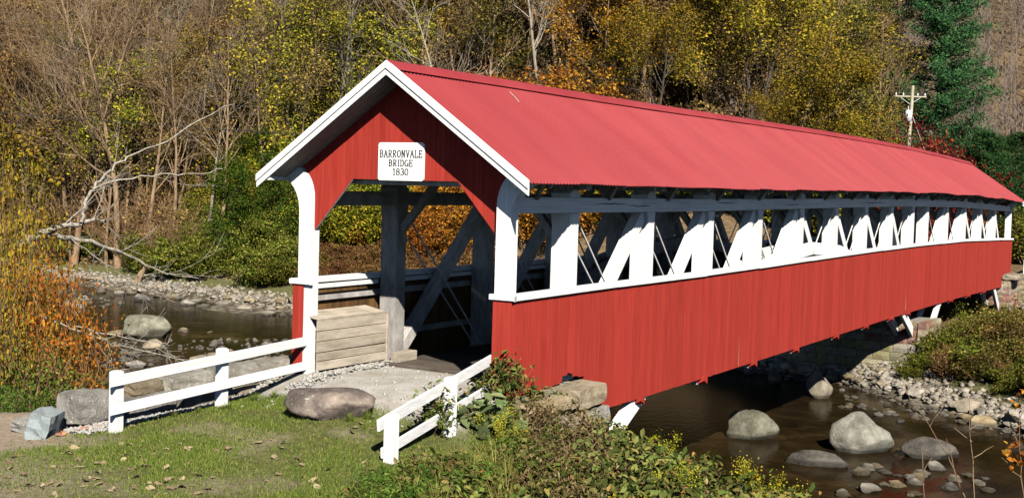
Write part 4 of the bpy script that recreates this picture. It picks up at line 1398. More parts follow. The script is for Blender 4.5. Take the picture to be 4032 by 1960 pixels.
def wander(rng, p, d, length, k, curl, lift=0.0):
    pts = [np.array(p, float)]
    d = np.array(d, float); d /= np.linalg.norm(d)
    st = length/(k-1)
    for i in range(k-1):
        d = d+rng.normal(0, curl, 3)+np.array([0, 0, lift])
        d /= np.linalg.norm(d)
        pts.append(pts[-1]+d*st)
    return np.array(pts), d


def side_dir(rng, d, ang):
    d = d/np.linalg.norm(d)
    r = rng.normal(0, 1, 3)
    r -= d*r.dot(d); r /= np.linalg.norm(r)+1e-9
    return d*math.cos(ang)+r*math.sin(ang)


def tree_skeleton(seed, height, r0, first=0.3, n1=14, n2=5, n3=4, spread=0.9, len1=0.42, lean=(0, 0), fork=False, lift=0.06, curl=0.06, twig=0.012):
    rng = np.random.default_rng(seed)
    tb = Tubes()
    tips = []
    trunks = []
    k = 9
    base_d = np.array([lean[0], lean[1], 1.0])
    if fork:
        p, d = wander(rng, (0, 0, -0.3), base_d, height*0.28, 4, 0.05)
        tb.add(p, np.linspace(r0*1.15, r0*0.8, 4), 7)
        for s_ in (-1, 1):
            a = rng.uniform(0, 6.28)
            d2 = base_d/np.linalg.norm(base_d)+np.array([math.cos(a)*0.3*s_, math.sin(a)*0.3*s_, 0])
            q, _ = wander(rng, p[-1], d2, height*0.72, k, 0.07, 0.02)
            rr_ = r0*0.72*(1-np.linspace(0, 0.93, k))
            tb.add(q, rr_, 6)
            trunks.append((q, rr_))
    else:
        q, _ = wander(rng, (0, 0, -0.3), base_d, height, k+2, 0.045)
        rr_ = r0*(1-np.linspace(0, 0.94, k+2))
        rr_[0] *= 1.35
        tb.add(q, rr_, 7)
        trunks.append((q, rr_))
    for (q, rr_) in trunks:
        kk = len(q)
        for i in range(n1 if not fork else n1//2+1):
            t = first+(1-first)*((i+rng.random())/n1 if not fork else rng.random())
            t = min(t, 0.97)
            x = t*(kk-1); j = int(x); fr = x-j
            p = q[j]*(1-fr)+q[j+1]*fr
            rb = (rr_[j]*(1-fr)+rr_[j+1]*fr)*0.55
            td = q[j+1]-q[j]
            l1 = height*len1*(1.05-0.65*t)*rng.uniform(0.7, 1.25)
            d1 = side_dir(rng, td, rng.uniform(0.6, 1.15)*spread)
            b1, dd = wander(rng, p, d1, l1, 6, curl*1.7, lift)
            r1 = np.maximum(rb*(1-np.linspace(0, 0.9, 6)), twig)
            tb.add(b1, r1, 4)
            tips.append(b1[-1])
            for m_ in range(n2):
                y = rng.uniform(1.2, 4.9); jj = int(y); f2 = y-jj
                p2 = b1[jj]*(1-f2)+b1[min(jj+1, 5)]*f2
                d2 = side_dir(rng, b1[min(jj+1, 5)]-b1[jj], rng.uniform(0.4, 0.9))
                l2 = l1*rng.uniform(0.28, 0.55)
                b2, _ = wander(rng, p2, d2, l2, 4, curl*2.2, lift)
                r2 = np.maximum(r1[jj]*0.6*(1-np.linspace(0, 0.85, 4)), twig*0.85)
                tb.add(b2, r2, 3)
                tips.append(b2[-1]); tips.append(b2[2])
                for z_ in range(n3):
                    s2 = rng.integers(1, 4)
                    d3 = side_dir(rng, b2[s2]-b2[s2-1], rng.uniform(0.4, 0.9))
                    b3, _ = wander(rng, b2[s2], d3, l2*rng.uniform(0.35, 0.7), 3, curl*2.5, lift)
                    tb.add(b3, [twig*0.8, twig*0.65, twig*0.4], 3)
                    tips.append(b3[-1])
    return tb, np.array(tips)


def leaf_quads(rng, c_, size, up_bias=0.4, aspect=0.62, jitter=0.5):
    """pointed two-triangle leaves around centres c_"""
    n = len(c_)
    s_ = size*rng.uniform(1-jitter, 1+jitter, n)
    nrm = rng.normal(0, 1, (n, 3)); nrm[:, 2] = np.abs(nrm[:, 2])+up_bias
    nrm /= np.linalg.norm(nrm, axis=1)[:, None]
    a = rng.normal(0, 1, (n, 3))
    a -= nrm*(a*nrm).sum(1)[:, None]; a /= np.linalg.norm(a, axis=1)[:, None]+1e-9
    b_ = np.cross(nrm, a)
    h = s_[:, None]
    V = np.stack([c_-a*h, c_+b_*h*aspect-nrm*h*0.12, c_+a*h, c_-b_*h*aspect-nrm*h*0.12], 1)
    F = np.arange(n*4).reshape(n, 4)
    return V.reshape(-1, 3), F


def leaf_mesh(name, rng, c_, size, **kw):
    V, F = leaf_quads(rng, c_, size, **kw)
    return mesh_np(name, V, F)


def around(rng, tips, n, sig, squash=0.7):
    i = rng.integers(0, len(tips), n)
    d = rng.normal(0, sig, (n, 3)); d[:, 2] *= squash
    return tips[i]+d


class Proto:
    """the meshes of one kind of plant: parts = [(part name, mesh)]"""
    def __init__(self, parts):
        self.parts = parts

    def place(self, name, loc, s_=1.0, rz=None, label='', cat='tree', group=None, sz=None, lean=(0, 0)):
        root = empty(name, loc)
        root.scale = (s_, s_, sz if sz else s_)
        root.rotation_euler = (lean[0], lean[1], RP.uniform(0, 6.28) if rz is None else rz)
        tag(root, label, cat, group)
        for pn, me in self.parts:
            o = bpy.data.objects.new(pn, me)
            o.parent = root
            if pn == 'flowers': o['kind'] = 'stuff'
            COL.objects.link(o)
        return root


RP = random.Random(99)


def make_tree(seed, bark_m, leaf_m=None, n_leaf=0, leaf=0.1, sig=0.25, **kw):
    tb, tips = tree_skeleton(seed, **kw)
    tm = tb.mesh('trunk'); tm.materials.append(bark_m)
    parts = [('trunk', tm)]
    if leaf_m is not None:
        rng = np.random.default_rng(seed+500)
        cm = leaf_mesh('crown', rng, around(rng, tips, n_leaf, sig), leaf)
        cm.materials.append(leaf_m)
        parts.append(('crown', cm))
    return Proto(parts)


def make_shrub(seed, r, h, stem_m, leaf_m, n_leaf, leaf, n_stem=14, clumps=26, sig=0.16, up=0.5):
    """stems fanning from the ground with leaves gathered in tiers"""
    rng = np.random.default_rng(seed)
    tb = Tubes(); tips = []
    for i in range(n_stem):
        a = rng.uniform(0, 6.28); t = rng.uniform(0.1, 1.0)
        d = np.array([math.cos(a)*t*r/h*1.1, math.sin(a)*t*r/h*1.1, 1.0])
        p, _ = wander(rng, (math.cos(a)*0.12*r, math.sin(a)*0.12*r, -0.15), d, h*rng.uniform(0.65, 1.1), 6, 0.12)
        tb.add(p, np.linspace(0.028, 0.008, 6)*max(0.5, h/3), 4)
        for j in range(2, 6):
            tips.append(p[j])
            for _ in range(2):
                q, _d = wander(rng, p[j], side_dir(rng, p[j]-p[j-1], rng.uniform(0.5, 1.2)), h*rng.uniform(0.12, 0.3), 3, 0.15)
                tb.add(q, [0.009, 0.007, 0.004], 3)
                tips.append(q[-1])
    tips = np.array(tips)
    tm = tb.mesh('stems'); tm.materials.append(stem_m)
    parts = [('stems', tm)]
    if n_leaf:
        cm = leaf_mesh('foliage', rng, around(rng, tips, n_leaf, sig*h/2.0, 0.45), leaf, up_bias=up)
        cm.materials.append(leaf_m)
        parts.append(('foliage', cm))
    return Proto(parts)


# ------------------------------------------------------------------ wooded hillside
BARE = [make_tree(100+i, M['bark_grey'], height=15.0+1.5*(i % 3), r0=0.17+0.03*(i % 3), first=0.30, n1=17, n2=6, n3=5, spread=0.8, len1=0.36, lean=(0.05*((i % 3)-1), 0.04*((i % 2)*2-1)), twig=0.013) for i in range(5)]
PALE = [make_tree(120+i, M['bark_pale'], height=14.0, r0=0.15, first=0.34, n1=14, n2=5, n3=4, spread=0.75, len1=0.36, lean=(0.10*(i-1), 0.08), twig=0.014) for i in range(3)]
RUST = [make_tree(140+i, M['bark_grey'], M['lf_rust'], 8500, 0.08, 0.32, height=14.0, r0=0.17, first=0.3, n1=17, n2=5, n3=3, spread=0.85, len1=0.36) for i in range(3)]
OLIVE = [make_tree(150+i, M['bark_dark'], M['lf_olive'], 15000, 0.08, 0.36, height=13.5, r0=0.17, first=0.2, n1=18, n2=5, n3=3, spread=0.9, len1=0.40) for i in range(3)]
YELLOW = [make_tree(160+i, M['bark_dark'], M['lf_yellow'], 15000, 0.075, 0.36, height=11.5, r0=0.19, first=0.18, n1=18, n2=6, n3=3, spread=1.0, len1=0.50, fork=True) for i in range(2)]
ORANGE = [make_tree(170+i, M['bark_grey'], M['lf_orange'], 12000, 0.08, 0.33, height=12.0, r0=0.16, first=0.22, n1=16, n2=5, n3=3, spread=0.9, len1=0.42) for i in range(2)]
GREENY = [make_tree(180+i, M['bark_dark'], M['lf_ygtree'], 8500, 0.078, 0.38, height=11.0, r0=0.16, first=0.12, n1=19, n2=5, n3=3, spread=1.0, len1=0.46) for i in range(2)]
GREEN = [make_tree(190+i, M['bark_dark'], M['lf_green'], 17000, 0.078, 0.38, height=9.0, r0=0.15, first=0.08, n1=19, n2=5, n3=3, spread=1.0, len1=0.46) for i in range(2)]
THICKET = [make_shrub(200+i, 1.8, 3.2, M['bark_brown'], None, 0, 0.1, n_stem=26) for i in range(3)]
RUSTBUSH = [make_shrub(210+i, 1.6, 2.6, M['bark_brown'], M['lf_rust'], 2600, 0.06, n_stem=18) for i in range(2)]
YGBUSH = [make_shrub(220+i, 2.1, 3.6, M['bark_dark'], M['lf_yellowgreen'], 10000, 0.068, n_stem=16, sig=0.2) for i in range(2)]
GBUSH = [make_shrub(225+i, 2.0, 3.2, M['bark_dark'], M['lf_green'], 10000, 0.068, n_stem=16, sig=0.2) for i in range(2)]
ORBUSH = [make_shrub(230+i, 1.8, 2.8, M['bark_brown'], M['lf_orange'], 8500, 0.062, n_stem=16, sig=0.2) for i in range(2)]
BANKBUSH = [make_shrub(240+i, 1.7, 1.9, M['bark_brown'], M['lf_bank'], 8000, 0.055, n_stem=16, sig=0.2) for i in range(3)]
REDBUSH = [make_shrub(250+i, 1.7, 1.5, M['bark_brown'], M['lf_redbrown'], 6500, 0.055, n_stem=16, sig=0.22) for i in range(2)]

G = np.random.default_rng(42)


def bank_spot(px, off):
    """the point in a pixel column that lies off metres behind the far waterline"""
    for d in np.arange(40, 140, 0.4):
        p = at_depth(px, 500, d)
        if p[0]-float(far_bank(np.array(p[1]))) >= off: break
    return p[0], p[1], float(terrain(p[0], p[1]))


def scatter(protos, n, pxr, dr, label, group, name='bare_tree', cat='tree', s_=(0.85, 1.2), zmin=-2.6, lean=0.05, smin=None):
    k = 0; tries = 0
    placed = []
    while k < n and tries < n*30:
        tries += 1
        px = G.uniform(*pxr); d = G.uniform(*dr)
        x, y, z = spot(px, d)
        if z < zmin: continue
        if any((x-a)**2+(y-b_)**2 < (smin or 0.0)**2 for a, b_ in placed): continue
        placed.append((x, y))
        protos[k % len(protos)].place(name, (x, y, z-0.05), G.uniform(*s_), None, label, cat, group, lean=(G.normal(0, lean), G.normal(0, lean)))
        k += 1


scatter(BARE, 150, (-120, 1500), (82, 122), 'leafless grey tree on the hillside beyond the stream', 'leafless grey trees on the hillside', smin=1.6)
scatter(PALE, 22, (-80, 1400), (70, 100), 'leafless pale barked tree leaning on the hillside', 'pale barked trees on the hillside', smin=2.5, lean=0.10)
scatter(BARE, 46, (1250, 2190), (84, 140), 'leafless grey tree on the slope behind the bridge roof', 'leafless trees behind the bridge roof', smin=2.0)
SPARSE = [make_tree(195+i, M['bark_grey'], [M['lf_yellow'], M['lf_yellowgreen'], M['lf_rust']][i], 3400, 0.075, 0.3, height=11.0, r0=0.11, first=0.2, n1=16, n2=5, n3=4, spread=0.9, len1=0.38) for i in range(3)]
scatter(SPARSE, 54, (-80, 760), (80, 120), 'slender tree with a few yellowing leaves among bare trunks', 'sparse leaved trees among bare trunks', 'sparse_leaved_tree', smin=1.8)
scatter(RUST, 62, (-120, 1900), (82, 125), 'tree with sparse rust brown leaves on the hillside', 'rust leaved trees on the hillside', 'rust_leaved_tree', smin=2.5)
scatter(OLIVE, 16, (700, 1150), (84, 112), 'olive leaved tree on the hillside behind the portal gable', 'olive trees behind the portal gable', 'olive_tree', smin=2.5)
scatter(OLIVE, 20, (1280, 2150), (88, 125), 'olive leaved tree on the slope behind the bridge ridge', 'olive trees behind the bridge ridge', 'olive_tree', smin=2.5)
scatter(ORANGE, 3, (-60, 90), (96, 122), 'orange leaved tree above the stream bend', 'orange trees above the stream bend', 'orange_tree', smin=3)
scatter(RUST, 10, (-60, 330), (92, 122), 'rust brown tree above the stream bend', 'rust trees above the stream bend', 'rust_leaved_tree', smin=3)
scatter(ORANGE, 10, (860, 1560), (80, 112), 'orange brown tree on the hillside behind the gable peak', 'orange brown trees behind the gable peak', 'orange_tree', smin=3)
scatter(GREENY, 5, (690, 960), (78, 96), 'yellow green tree behind the left slope of the portal roof', 'yellow green trees behind the portal', 'yellow_green_tree', smin=2.5)
scatter(GREEN, 3, (60, 330), (104, 122), 'green crowned tree high on the hillside', 'green trees high on the hillside', 'green_tree', smin=3)
scatter(GREEN, 4, (540, 720), (76, 84), 'dark green understorey tree among bare trunks', 'green understorey trees', 'green_tree', s_=(0.5, 0.7), smin=2)
scatter(THICKET, 90, (470, 1300), (84, 118), 'leafless brown thicket among the trunks behind the portal', 'brown thickets behind the portal', 'bare_shrub', 'shrub', s_=(0.8, 1.5), zmin=-1.0, smin=1.0)
scatter(THICKET, 170, (-120, 480), (78, 120), 'leafless brown thicket on the hillside', 'brown thickets on the hillside', 'bare_shrub', 'shrub', s_=(0.8, 1.5), zmin=-2.2, smin=1.0)
scatter(THICKET, 50, (1300, 2220), (84, 140), 'leafless brown thicket behind the bridge roof', 'brown thickets behind the roof', 'bare_shrub', 'shrub', s_=(0.9, 1.6), smin=1.0)
scatter(RUSTBUSH, 60, (470, 1300), (86, 114), 'rust leaved shrub among the trunks behind the portal', 'rust leaved shrubs behind the portal', 'rust_leaved_shrub', 'shrub', s_=(0.8, 1.4), zmin=-1.0, smin=1.0)
scatter(RUSTBUSH, 80, (-100, 480), (78, 114), 'shrub with rust brown leaves on the hillside', 'rust leaved shrubs on the hillside', 'rust_leaved_shrub', 'shrub', s_=(0.8, 1.4), zmin=-2.2, smin=1.0)
scatter(RUSTBUSH, 50, (1300, 2300), (80, 130), 'shrub with rust brown leaves behind the bridge roof', 'rust leaved shrubs behind the roof', 'rust_leaved_shrub', 'shrub', s_=(0.9, 1.7), smin=1.0)

# pale trunks standing at the foot of the hill
for px, off, s_ in ((620, 12, 0.55), (690, 12, 0.7), (735, 16, 0.8), (770, 11, 0.7), (840, 15, 0.75), (905, 16, 0.75)):
    x, y, z = bank_spot(px, off)
    GREENY[RP.randrange(2)].place('yellow_green_tree', (x, y, z-0.1), s_, None, 'bushy yellow green tree at the foot of the hill beside the portal', 'tree', 'bushy yellow green trees beside the portal')
for i in range(20):
    px = 120+i*34+G.uniform(-14, 14)
    x, y, z = bank_spot(px, G.uniform(9, 22))
    PALE[i % 3].place('bare_tree', (x, y, z-0.1), G.uniform(0.8, 1.15), None, 'tall slim pale trunk rising in front of the hillside wood', 'tree', 'tall pale trunks before the wood', lean=(G.normal(0, 0.06), G.normal(0, 0.06)))
for i in range(22):
    px = 20+i*24+G.uniform(-12, 12)
    x, y, z = bank_spot(px, G.uniform(9, 24))
    (BARE+RUST)[i % 8].place('bare_tree' if i % 8 < 5 else 'rust_leaved_tree', (x, y, z-0.1), G.uniform(0.7, 1.05), None, 'slim trunk at the foot of the hill behind the bank shrubs' if i % 8 < 5 else 'rust leaved tree at the foot of the hill behind the bank shrubs', 'tree', 'slim trunks at the foot of the hill' if i % 8 < 5 else 'rust leaved trees at the foot of the hill', lean=(G.normal(0, 0.07), G.normal(0, 0.07)))
# yellow green layer at the foot of the hill, seen beside and through the portal
for px, off, s_, pr in ((500, 7, 0.75, YGBUSH), (550, 8, 0.9, YGBUSH), (590, 10, 1.2, GBUSH), (630, 8, 1.15, YGBUSH), (670, 10, 1.3, YGBUSH), (700, 8, 1.05, ORBUSH), (735, 10, 1.4, YGBUSH),
                      (655, 15, 1.7, YGBUSH), (705, 16, 1.9, GBUSH), (755, 15, 1.8, YGBUSH), (800, 6, 0.9, GBUSH), (835, 6, 0.85, YGBUSH), (870, 7, 1.0, GBUSH), (900, 6, 0.9, YGBUSH),
                      (930, 6.5, 0.9, ORBUSH), (960, 6, 0.95, YGBUSH), (815, 9, 1.2, YGBUSH), (850, 10, 1.2, ORBUSH), (885, 10, 1.3, YGBUSH), (945, 10, 1.3, GBUSH), (860, 15, 1.7, YGBUSH), (930, 16, 1.7, GBUSH), (590, 16, 1.4, GBUSH), (560, 14, 1.0, GBUSH), (620, 20, 1.8, YGBUSH), (690, 20, 2.0, YGBUSH), (740, 22, 2.2, YGBUSH), (800, 18, 1.8, YGBUSH), (520, 11, 0.9, YGBUSH), (645, 12, 1.3, YGBUSH), (715, 12, 1.4, ORBUSH), (690, 14, 1.6, YGBUSH)):
    lab = {id(YGBUSH): ('yellow green leafy shrub at the foot of the wooded hill', 'yellow green shrubs at the hill foot', 'yellow_green_shrub'),
           id(GBUSH): ('dark green leafy shrub at the foot of the wooded hill', 'green shrubs at the hill foot', 'green_shrub'),
           id(ORBUSH): ('orange leaved shrub beside the left portal post', 'orange shrubs by the portal post', 'orange_shrub')}[id(pr)]
    x, y, z = bank_spot(px, off)
    pr[RP.randrange(2)].place(lab[2], (x, y, z-0.1), s_, None, lab[0], 'shrub', lab[1])
for px, off, s_ in ((1030, 6, 0.9), (1065, 8, 1.2), (1100, 6, 0.9), (1140, 8, 1.2), (1175, 6, 0.95), (1210, 8, 1.2), (1330, 7, 1.0), (1370, 9, 1.3), (1410, 7, 1.0), (1470, 9, 1.2), (1310, 11, 1.4), (1390, 12, 1.4), (1050, 12, 1.5), (1120, 12, 1.5), (1190, 12, 1.5), (1080, 17, 1.9), (1150, 18, 1.9), (1230, 17, 1.8), (1350, 18, 1.9), (1440, 18, 1.8), (1010, 17, 1.7)):
    x, y, z = bank_spot(px, off)
    ORBUSH[RP.randrange(2)].place('orange_shrub', (x, y, z-0.1), s_, None, 'golden orange shrub seen through the open trusses', 'shrub', 'golden shrubs seen through the trusses')
for px, off, s_ in ((1020, 7, 0.6), (1095, 9, 0.8), (1160, 10, 0.9), (1300, 8, 0.9), (1560, 14, 1.2), (1620, 12, 1.0), (1700, 14, 1.2), (1790, 14, 1.1), (1870, 16, 1.2), (1960, 18, 1.2), (2100, 22, 1.2), (1490, 10, 0.9)):
    x, y, z = bank_spot(px, off)
    YGBUSH[RP.randrange(2)].place('yellow_green_shrub', (x, y, z-0.1), s_, None, 'low yellow green shrub behind the truss openings', 'shrub', 'yellow green shrubs behind the trusses')
# olive brush on the far bank and the red brown strip behind the portal
for i in range(110):
    px = G.uniform(190, 770)
    x, y, z = bank_spot(px, G.uniform(1.2, 9.0))
    BANKBUSH[i % 3].place('bank_shrub', (x, y, z-0.1), G.uniform(0.75, 1.25), None, 'rounded olive green shrub on the far stream bank', 'shrub', 'olive shrubs on the far bank')
for i in range(60):
    px = G.uniform(775, 1330)
    x, y, z = bank_spot(px, G.uniform(2.6, 5.2))
    REDBUSH[i % 2].place('red_brown_shrub', (x, y, z-0.1), G.uniform(0.55, 0.8), None, 'low red brown shrub behind the portal opening', 'shrub', 'red brown shrubs behind the portal')

# yellow trees behind the roof
for k, (px, d, s_, pr, rz, lab) in enumerate((
        (1885, 84, 1.25, YELLOW, 0.6, 'broad golden tree with a dark forked trunk behind the middle of the roof'),
        (1655, 80, 0.72, YELLOW, 2.0, 'low golden tree nearest the gable along the ridge'),
        (2060, 80, 0.85, YELLOW, 4.0, 'rounded golden tree between the broad golden tree and the pole'),
        (2180, 80, 0.62, YELLOW, 1.0, 'small golden tree beside the utility pole'),
        (1760, 92, 1.15, YELLOW, 3.0, 'tall golden tree standing between the low and the broad golden trees'),
        (2010, 96, 1.3, YELLOW, 5.2, 'tallest golden tree up the slope behind the rounded golden tree'),
        (2120, 112, 1.2, OLIVE, 0.3, 'tall olive tree between the golden trees and the pine'),
        (1960, 78, 0.6, YELLOW, 5.5, 'small golden tree just over the ridge before the broad golden tree'))):
    x, y, z = spot(px, d)
    pr[k % len(pr)].place('yellow_tree' if pr is YELLOW else 'olive_tree', (x, y, z-0.1), s_, rz, lab, 'tree', 'golden trees behind the roof' if pr is YELLOW else None)


# white pine and dark conifers at the far end
def conifer(seed, height, radius, needle_m, n_whorl, n_leaf, leaf, ragged=0.25, base=0.06):
    rng = np.random.default_rng(seed)
    tb = Tubes()
    p, _ = wander(rng, (0, 0, -0.2), (0, 0, 1), height, 8, 0.01)
    tb.add(p, np.linspace(0.3, 0.03, 8), 7)
    cs = []
    for w in range(n_whorl):
        t = base+(1-base)*(w+0.5)/n_whorl
        z = height*t
        prof = (1-t)**0.75*min(1.0, 0.62+t*1.6)
        nb_ = rng.integers(5, 8)
        for b_ in range(nb_):
            a = rng.uniform(0, 6.28)
            ln_ = radius*prof*rng.uniform(1-ragged*1.4, 1+ragged)+0.25
            q, _ = wander(rng, (0, 0, z), (math.cos(a), math.sin(a), 0.22), ln_, 5, 0.07, 0.04)
            tb.add(q, np.linspace(0.05, 0.012, 5), 3)
            for j in range(1, 5):
                cs += [(q[j], 0.16+0.11*ln_*0.5)]*(2 if j > 1 else 1)
    ctr = np.array([c_[0] for c_ in cs]); sg = np.array([c_[1] for c_ in cs])
    i = rng.integers(0, len(ctr), n_leaf)
    d = rng.normal(0, 1, (n_leaf, 3))*sg[i][:, None]; d[:, 2] *= 0.55
    tm = tb.mesh('trunk'); tm.materials.append(M['bark_dark'])
    cm = leaf_mesh('crown', rng, ctr[i]+d, leaf, aspect=0.30, up_bias=0.2)
    cm.materials.append(needle_m)
    return Proto([('trunk', tm), ('crown', cm)])


pine = conifer(300, 27.0, 5.2, M['lf_pine'], 36, 80000, 0.12)
x, y, z = spot(2345, 98)
pine.place('white_pine', (x, y, z-0.3), 1.0, 0.4, 'tall blue green pine rising behind the utility pole', 'tree')
hem = conifer(301, 9.0, 4.2, M['lf_hemlock'], 18, 42000, 0.095, 0.3, 0.02)
for px, d, s_, lab in ((2470, 86, 0.92, 'broad dark green conifer above the far end of the bridge'), (2560, 92, 0.95, 'dark green conifer standing behind the broad dark conifer'), (2420, 98, 0.55, 'small dark conifer at the foot of the tall pine')):
    x, y, z = spot(px, d)
    hem.place('conifer', (x, y, z-0.4), s_, None, lab, 'tree')
for px, d, s_ in ((2255, 74, 1.6), (2300, 76, 1.75), (2345, 78, 1.6), (2280, 79, 1.85), (2385, 80, 1.3)):
    x, y, z = spot(px, d)
    me = REDBUSH[0].parts[1][1]
    r_ = make_shrub(int(px), 1.8, 3.2, M['bark_dark'], M['lf_red'], 8000, 0.05, n_stem=18, sig=0.22)
    r_.place('red_shrub', (x, y, z-0.1), s_*0.85, None, 'dark red shrub behind the bridge ridge near the pole', 'shrub', 'dark red shrubs near the pole', sz=s_*1.24)
scatter(OLIVE, 6, (2380, 2600), (100, 135), 'olive tree at the foot of the far hill', 'olive trees below the far hill', 'olive_tree', s_=(0.4, 0.6), smin=3)
for px, d, s_ in ((2570, 80, 1.4), (2600, 78, 1.6), (2530, 84, 1.5), (2480, 80, 1.2)):
    x, y, z = spot(px, d)
    BANKBUSH[RP.randrange(3)].place('bank_shrub', (x, y, z-0.1), s_, None, 'olive shrub along the road past the far portal', 'shrub', 'olive shrubs past the far portal')


# the far wood as one mass: slim bare trees with twigs, no single one of which can be told apart
def far_wood(name, n, urange, vfun, label, h=(9, 14), leaf_share=0.25):
    rng = np.random.default_rng(77)
    u_ = rng.uniform(urange[0], urange[1], n)
    v_ = vfun(rng, u_, n)
    z_ = terrain(u_, v_)
    H = rng.uniform(h[0], h[1], n)
    nbr = 20
    segs0, segs1, r0_, r1_ = [], [], [], []
    base = np.stack([u_, v_, z_-0.3], -1)
    top = base+np.stack([rng.normal(0, 0.6, n), rng.normal(0, 0.6, n), H], -1)
    segs0.append(base); segs1.append(top); r0_.append(np.full(n, 0.14)); r1_.append(np.full(n, 0.03))
    for b_ in range(nbr):
        t = rng.uniform(0.3, 0.95, n)[:, None]
        p = base*(1-t)+top*t
        a = rng.uniform(0, 6.28, n); l_ = H*(1.1-t[:, 0])*rng.uniform(0.25, 0.5, n)
        q = p+np.stack([np.cos(a)*l_*0.7, np.sin(a)*l_*0.7, l_*rng.uniform(0.5, 1.0, n)], -1)
        segs0.append(p); segs1.append(q); r0_.append(np.full(n, 0.045)); r1_.append(np.full(n, 0.02))
    A = np.concatenate(segs0); B = np.concatenate(segs1); ra = np.concatenate(r0_); rb = np.concatenate(r1_)
    d = B-A; d /= np.linalg.norm(d, axis=1)[:, None]
    e1 = np.cross(d, np.array([0.3, 0.8, 0.1])); e1 /= np.linalg.norm(e1, axis=1)[:, None]
    e2 = np.cross(d, e1)
    rings = []
    for P, rr_ in ((A, ra), (B, rb)):
        for k in range(3):
            an = k*2.0944
            rings.append(P+(e1*math.cos(an)+e2*math.sin(an))*rr_[:, None])
    V = np.stack(rings, 1).reshape(-1, 3)
    m_ = len(A)
    f = np.array([(0, 1, 4, 3), (1, 2, 5, 4), (2, 0, 3, 5)])
    F = (f[None]+(np.arange(m_)*6)[:, None, None]).reshape(-1, 4)
    o = obj(name, mesh_np(name, V, F), M['bark_far'])
    return tag(o, label, 'woodland', kind='stuff')


M['bark_far'] = bark('far_bark', (0.10, 0.075, 0.06), (0.24, 0.19, 0.155), 0.0)
far_wood('far_woodland', 6500, (118, 330), lambda r, u_, n: -30+r.random(n)*(u_*1.5+40), 'brown leafless wood covering the far hillside')
rng = np.random.default_rng(5)
n = 60000
u_ = rng.uniform(120, 320, n); v_ = -30+rng.random(n)*(u_*1.4+40)
keep = vnoise(u_, v_, 16, 60) > 0.42
u_, v_ = u_[keep], v_[keep]
zc = terrain(u_, v_)+rng.uniform(0.5, 7, len(u_))
fm = leaf_mesh('far_foliage', rng, np.stack([u_, v_, zc], -1), 0.24)
tag(obj('far_foliage', fm, leafy('far_rust_leaves', [(0.0, (0.07, 0.04, 0.025)), (0.5, (0.16, 0.09, 0.05)), (0.85, (0.22, 0.13, 0.05)), (1.0, (0.26, 0.20, 0.05))])), 'rust and brown foliage scattered over the far hillside', 'foliage', kind='stuff')
# leaf litter on the hillside
n = 60000
px = rng.uniform(-60, 1500, n); dd = rng.uniform(66, 112, n)
r_ = FW[None]+RT[None]*((px*S-2016)/FPX)[:, None]
xy = CAM[None, :2]+r_[:, :2]/np.linalg.norm(r_[:, :2], axis=1)[:, None]*dd[:, None]
zz_ = terrain(xy[:, 0], xy[:, 1])
ok = zz_ > -2.3
cc = np.concatenate([xy[ok], zz_[ok][:, None]+rng.uniform(0.02, 0.5, ok.sum())[:, None]**2], 1)
lm = leaf_mesh('leaf_litter', rng, cc, 0.12, up_bias=1.2)
tag(obj('leaf_litter', lm, M['lf_litter']), 'brown leaf litter over the wooded hillside', 'leaf litter', kind='stuff')

# ------------------------------------------------------------------ the bank and the lawn in the foreground
def big_leaves(rng, c_, size, aspect=0.45, up_bias=0.5, jitter=0.4, droop=0.25, dirs=None):
    """folded six-point leaves for plants near the camera"""
    n = len(c_)
    s_ = (size*rng.uniform(1-jitter, 1+jitter, n))[:, None]
    nrm = rng.normal(0, 0.8, (n, 3)); nrm[:, 2] = np.abs(nrm[:, 2])+up_bias
    nrm /= np.linalg.norm(nrm, axis=1)[:, None]
    a = rng.normal(0, 1, (n, 3)) if dirs is None else dirs+rng.normal(0, 0.25, (n, 3))
    a -= nrm*(a*nrm).sum(1)[:, None]; a /= np.linalg.norm(a, axis=1)[:, None]+1e-9
    b_ = np.cross(nrm, a)
    w = s_*aspect
    P = [c_-a*s_, c_-a*s_*0.35+b_*w+nrm*w*0.35, c_+a*s_*0.35+b_*w*0.8+nrm*w*0.25-nrm*s_*droop*0.4, c_+a*s_-nrm*s_*droop, c_+a*s_*0.35-b_*w*0.8+nrm*w*0.25-nrm*s_*droop*0.4, c_-a*s_*0.35-b_*w+nrm*w*0.35]
    V = np.stack(P, 1).reshape(-1, 3)
    k = np.arange(n)[:, None]*6
    F = np.concatenate([k+np.array([[0, 1, 2, 3]]), k+np.array([[0, 3, 4, 5]])])
    return V, F


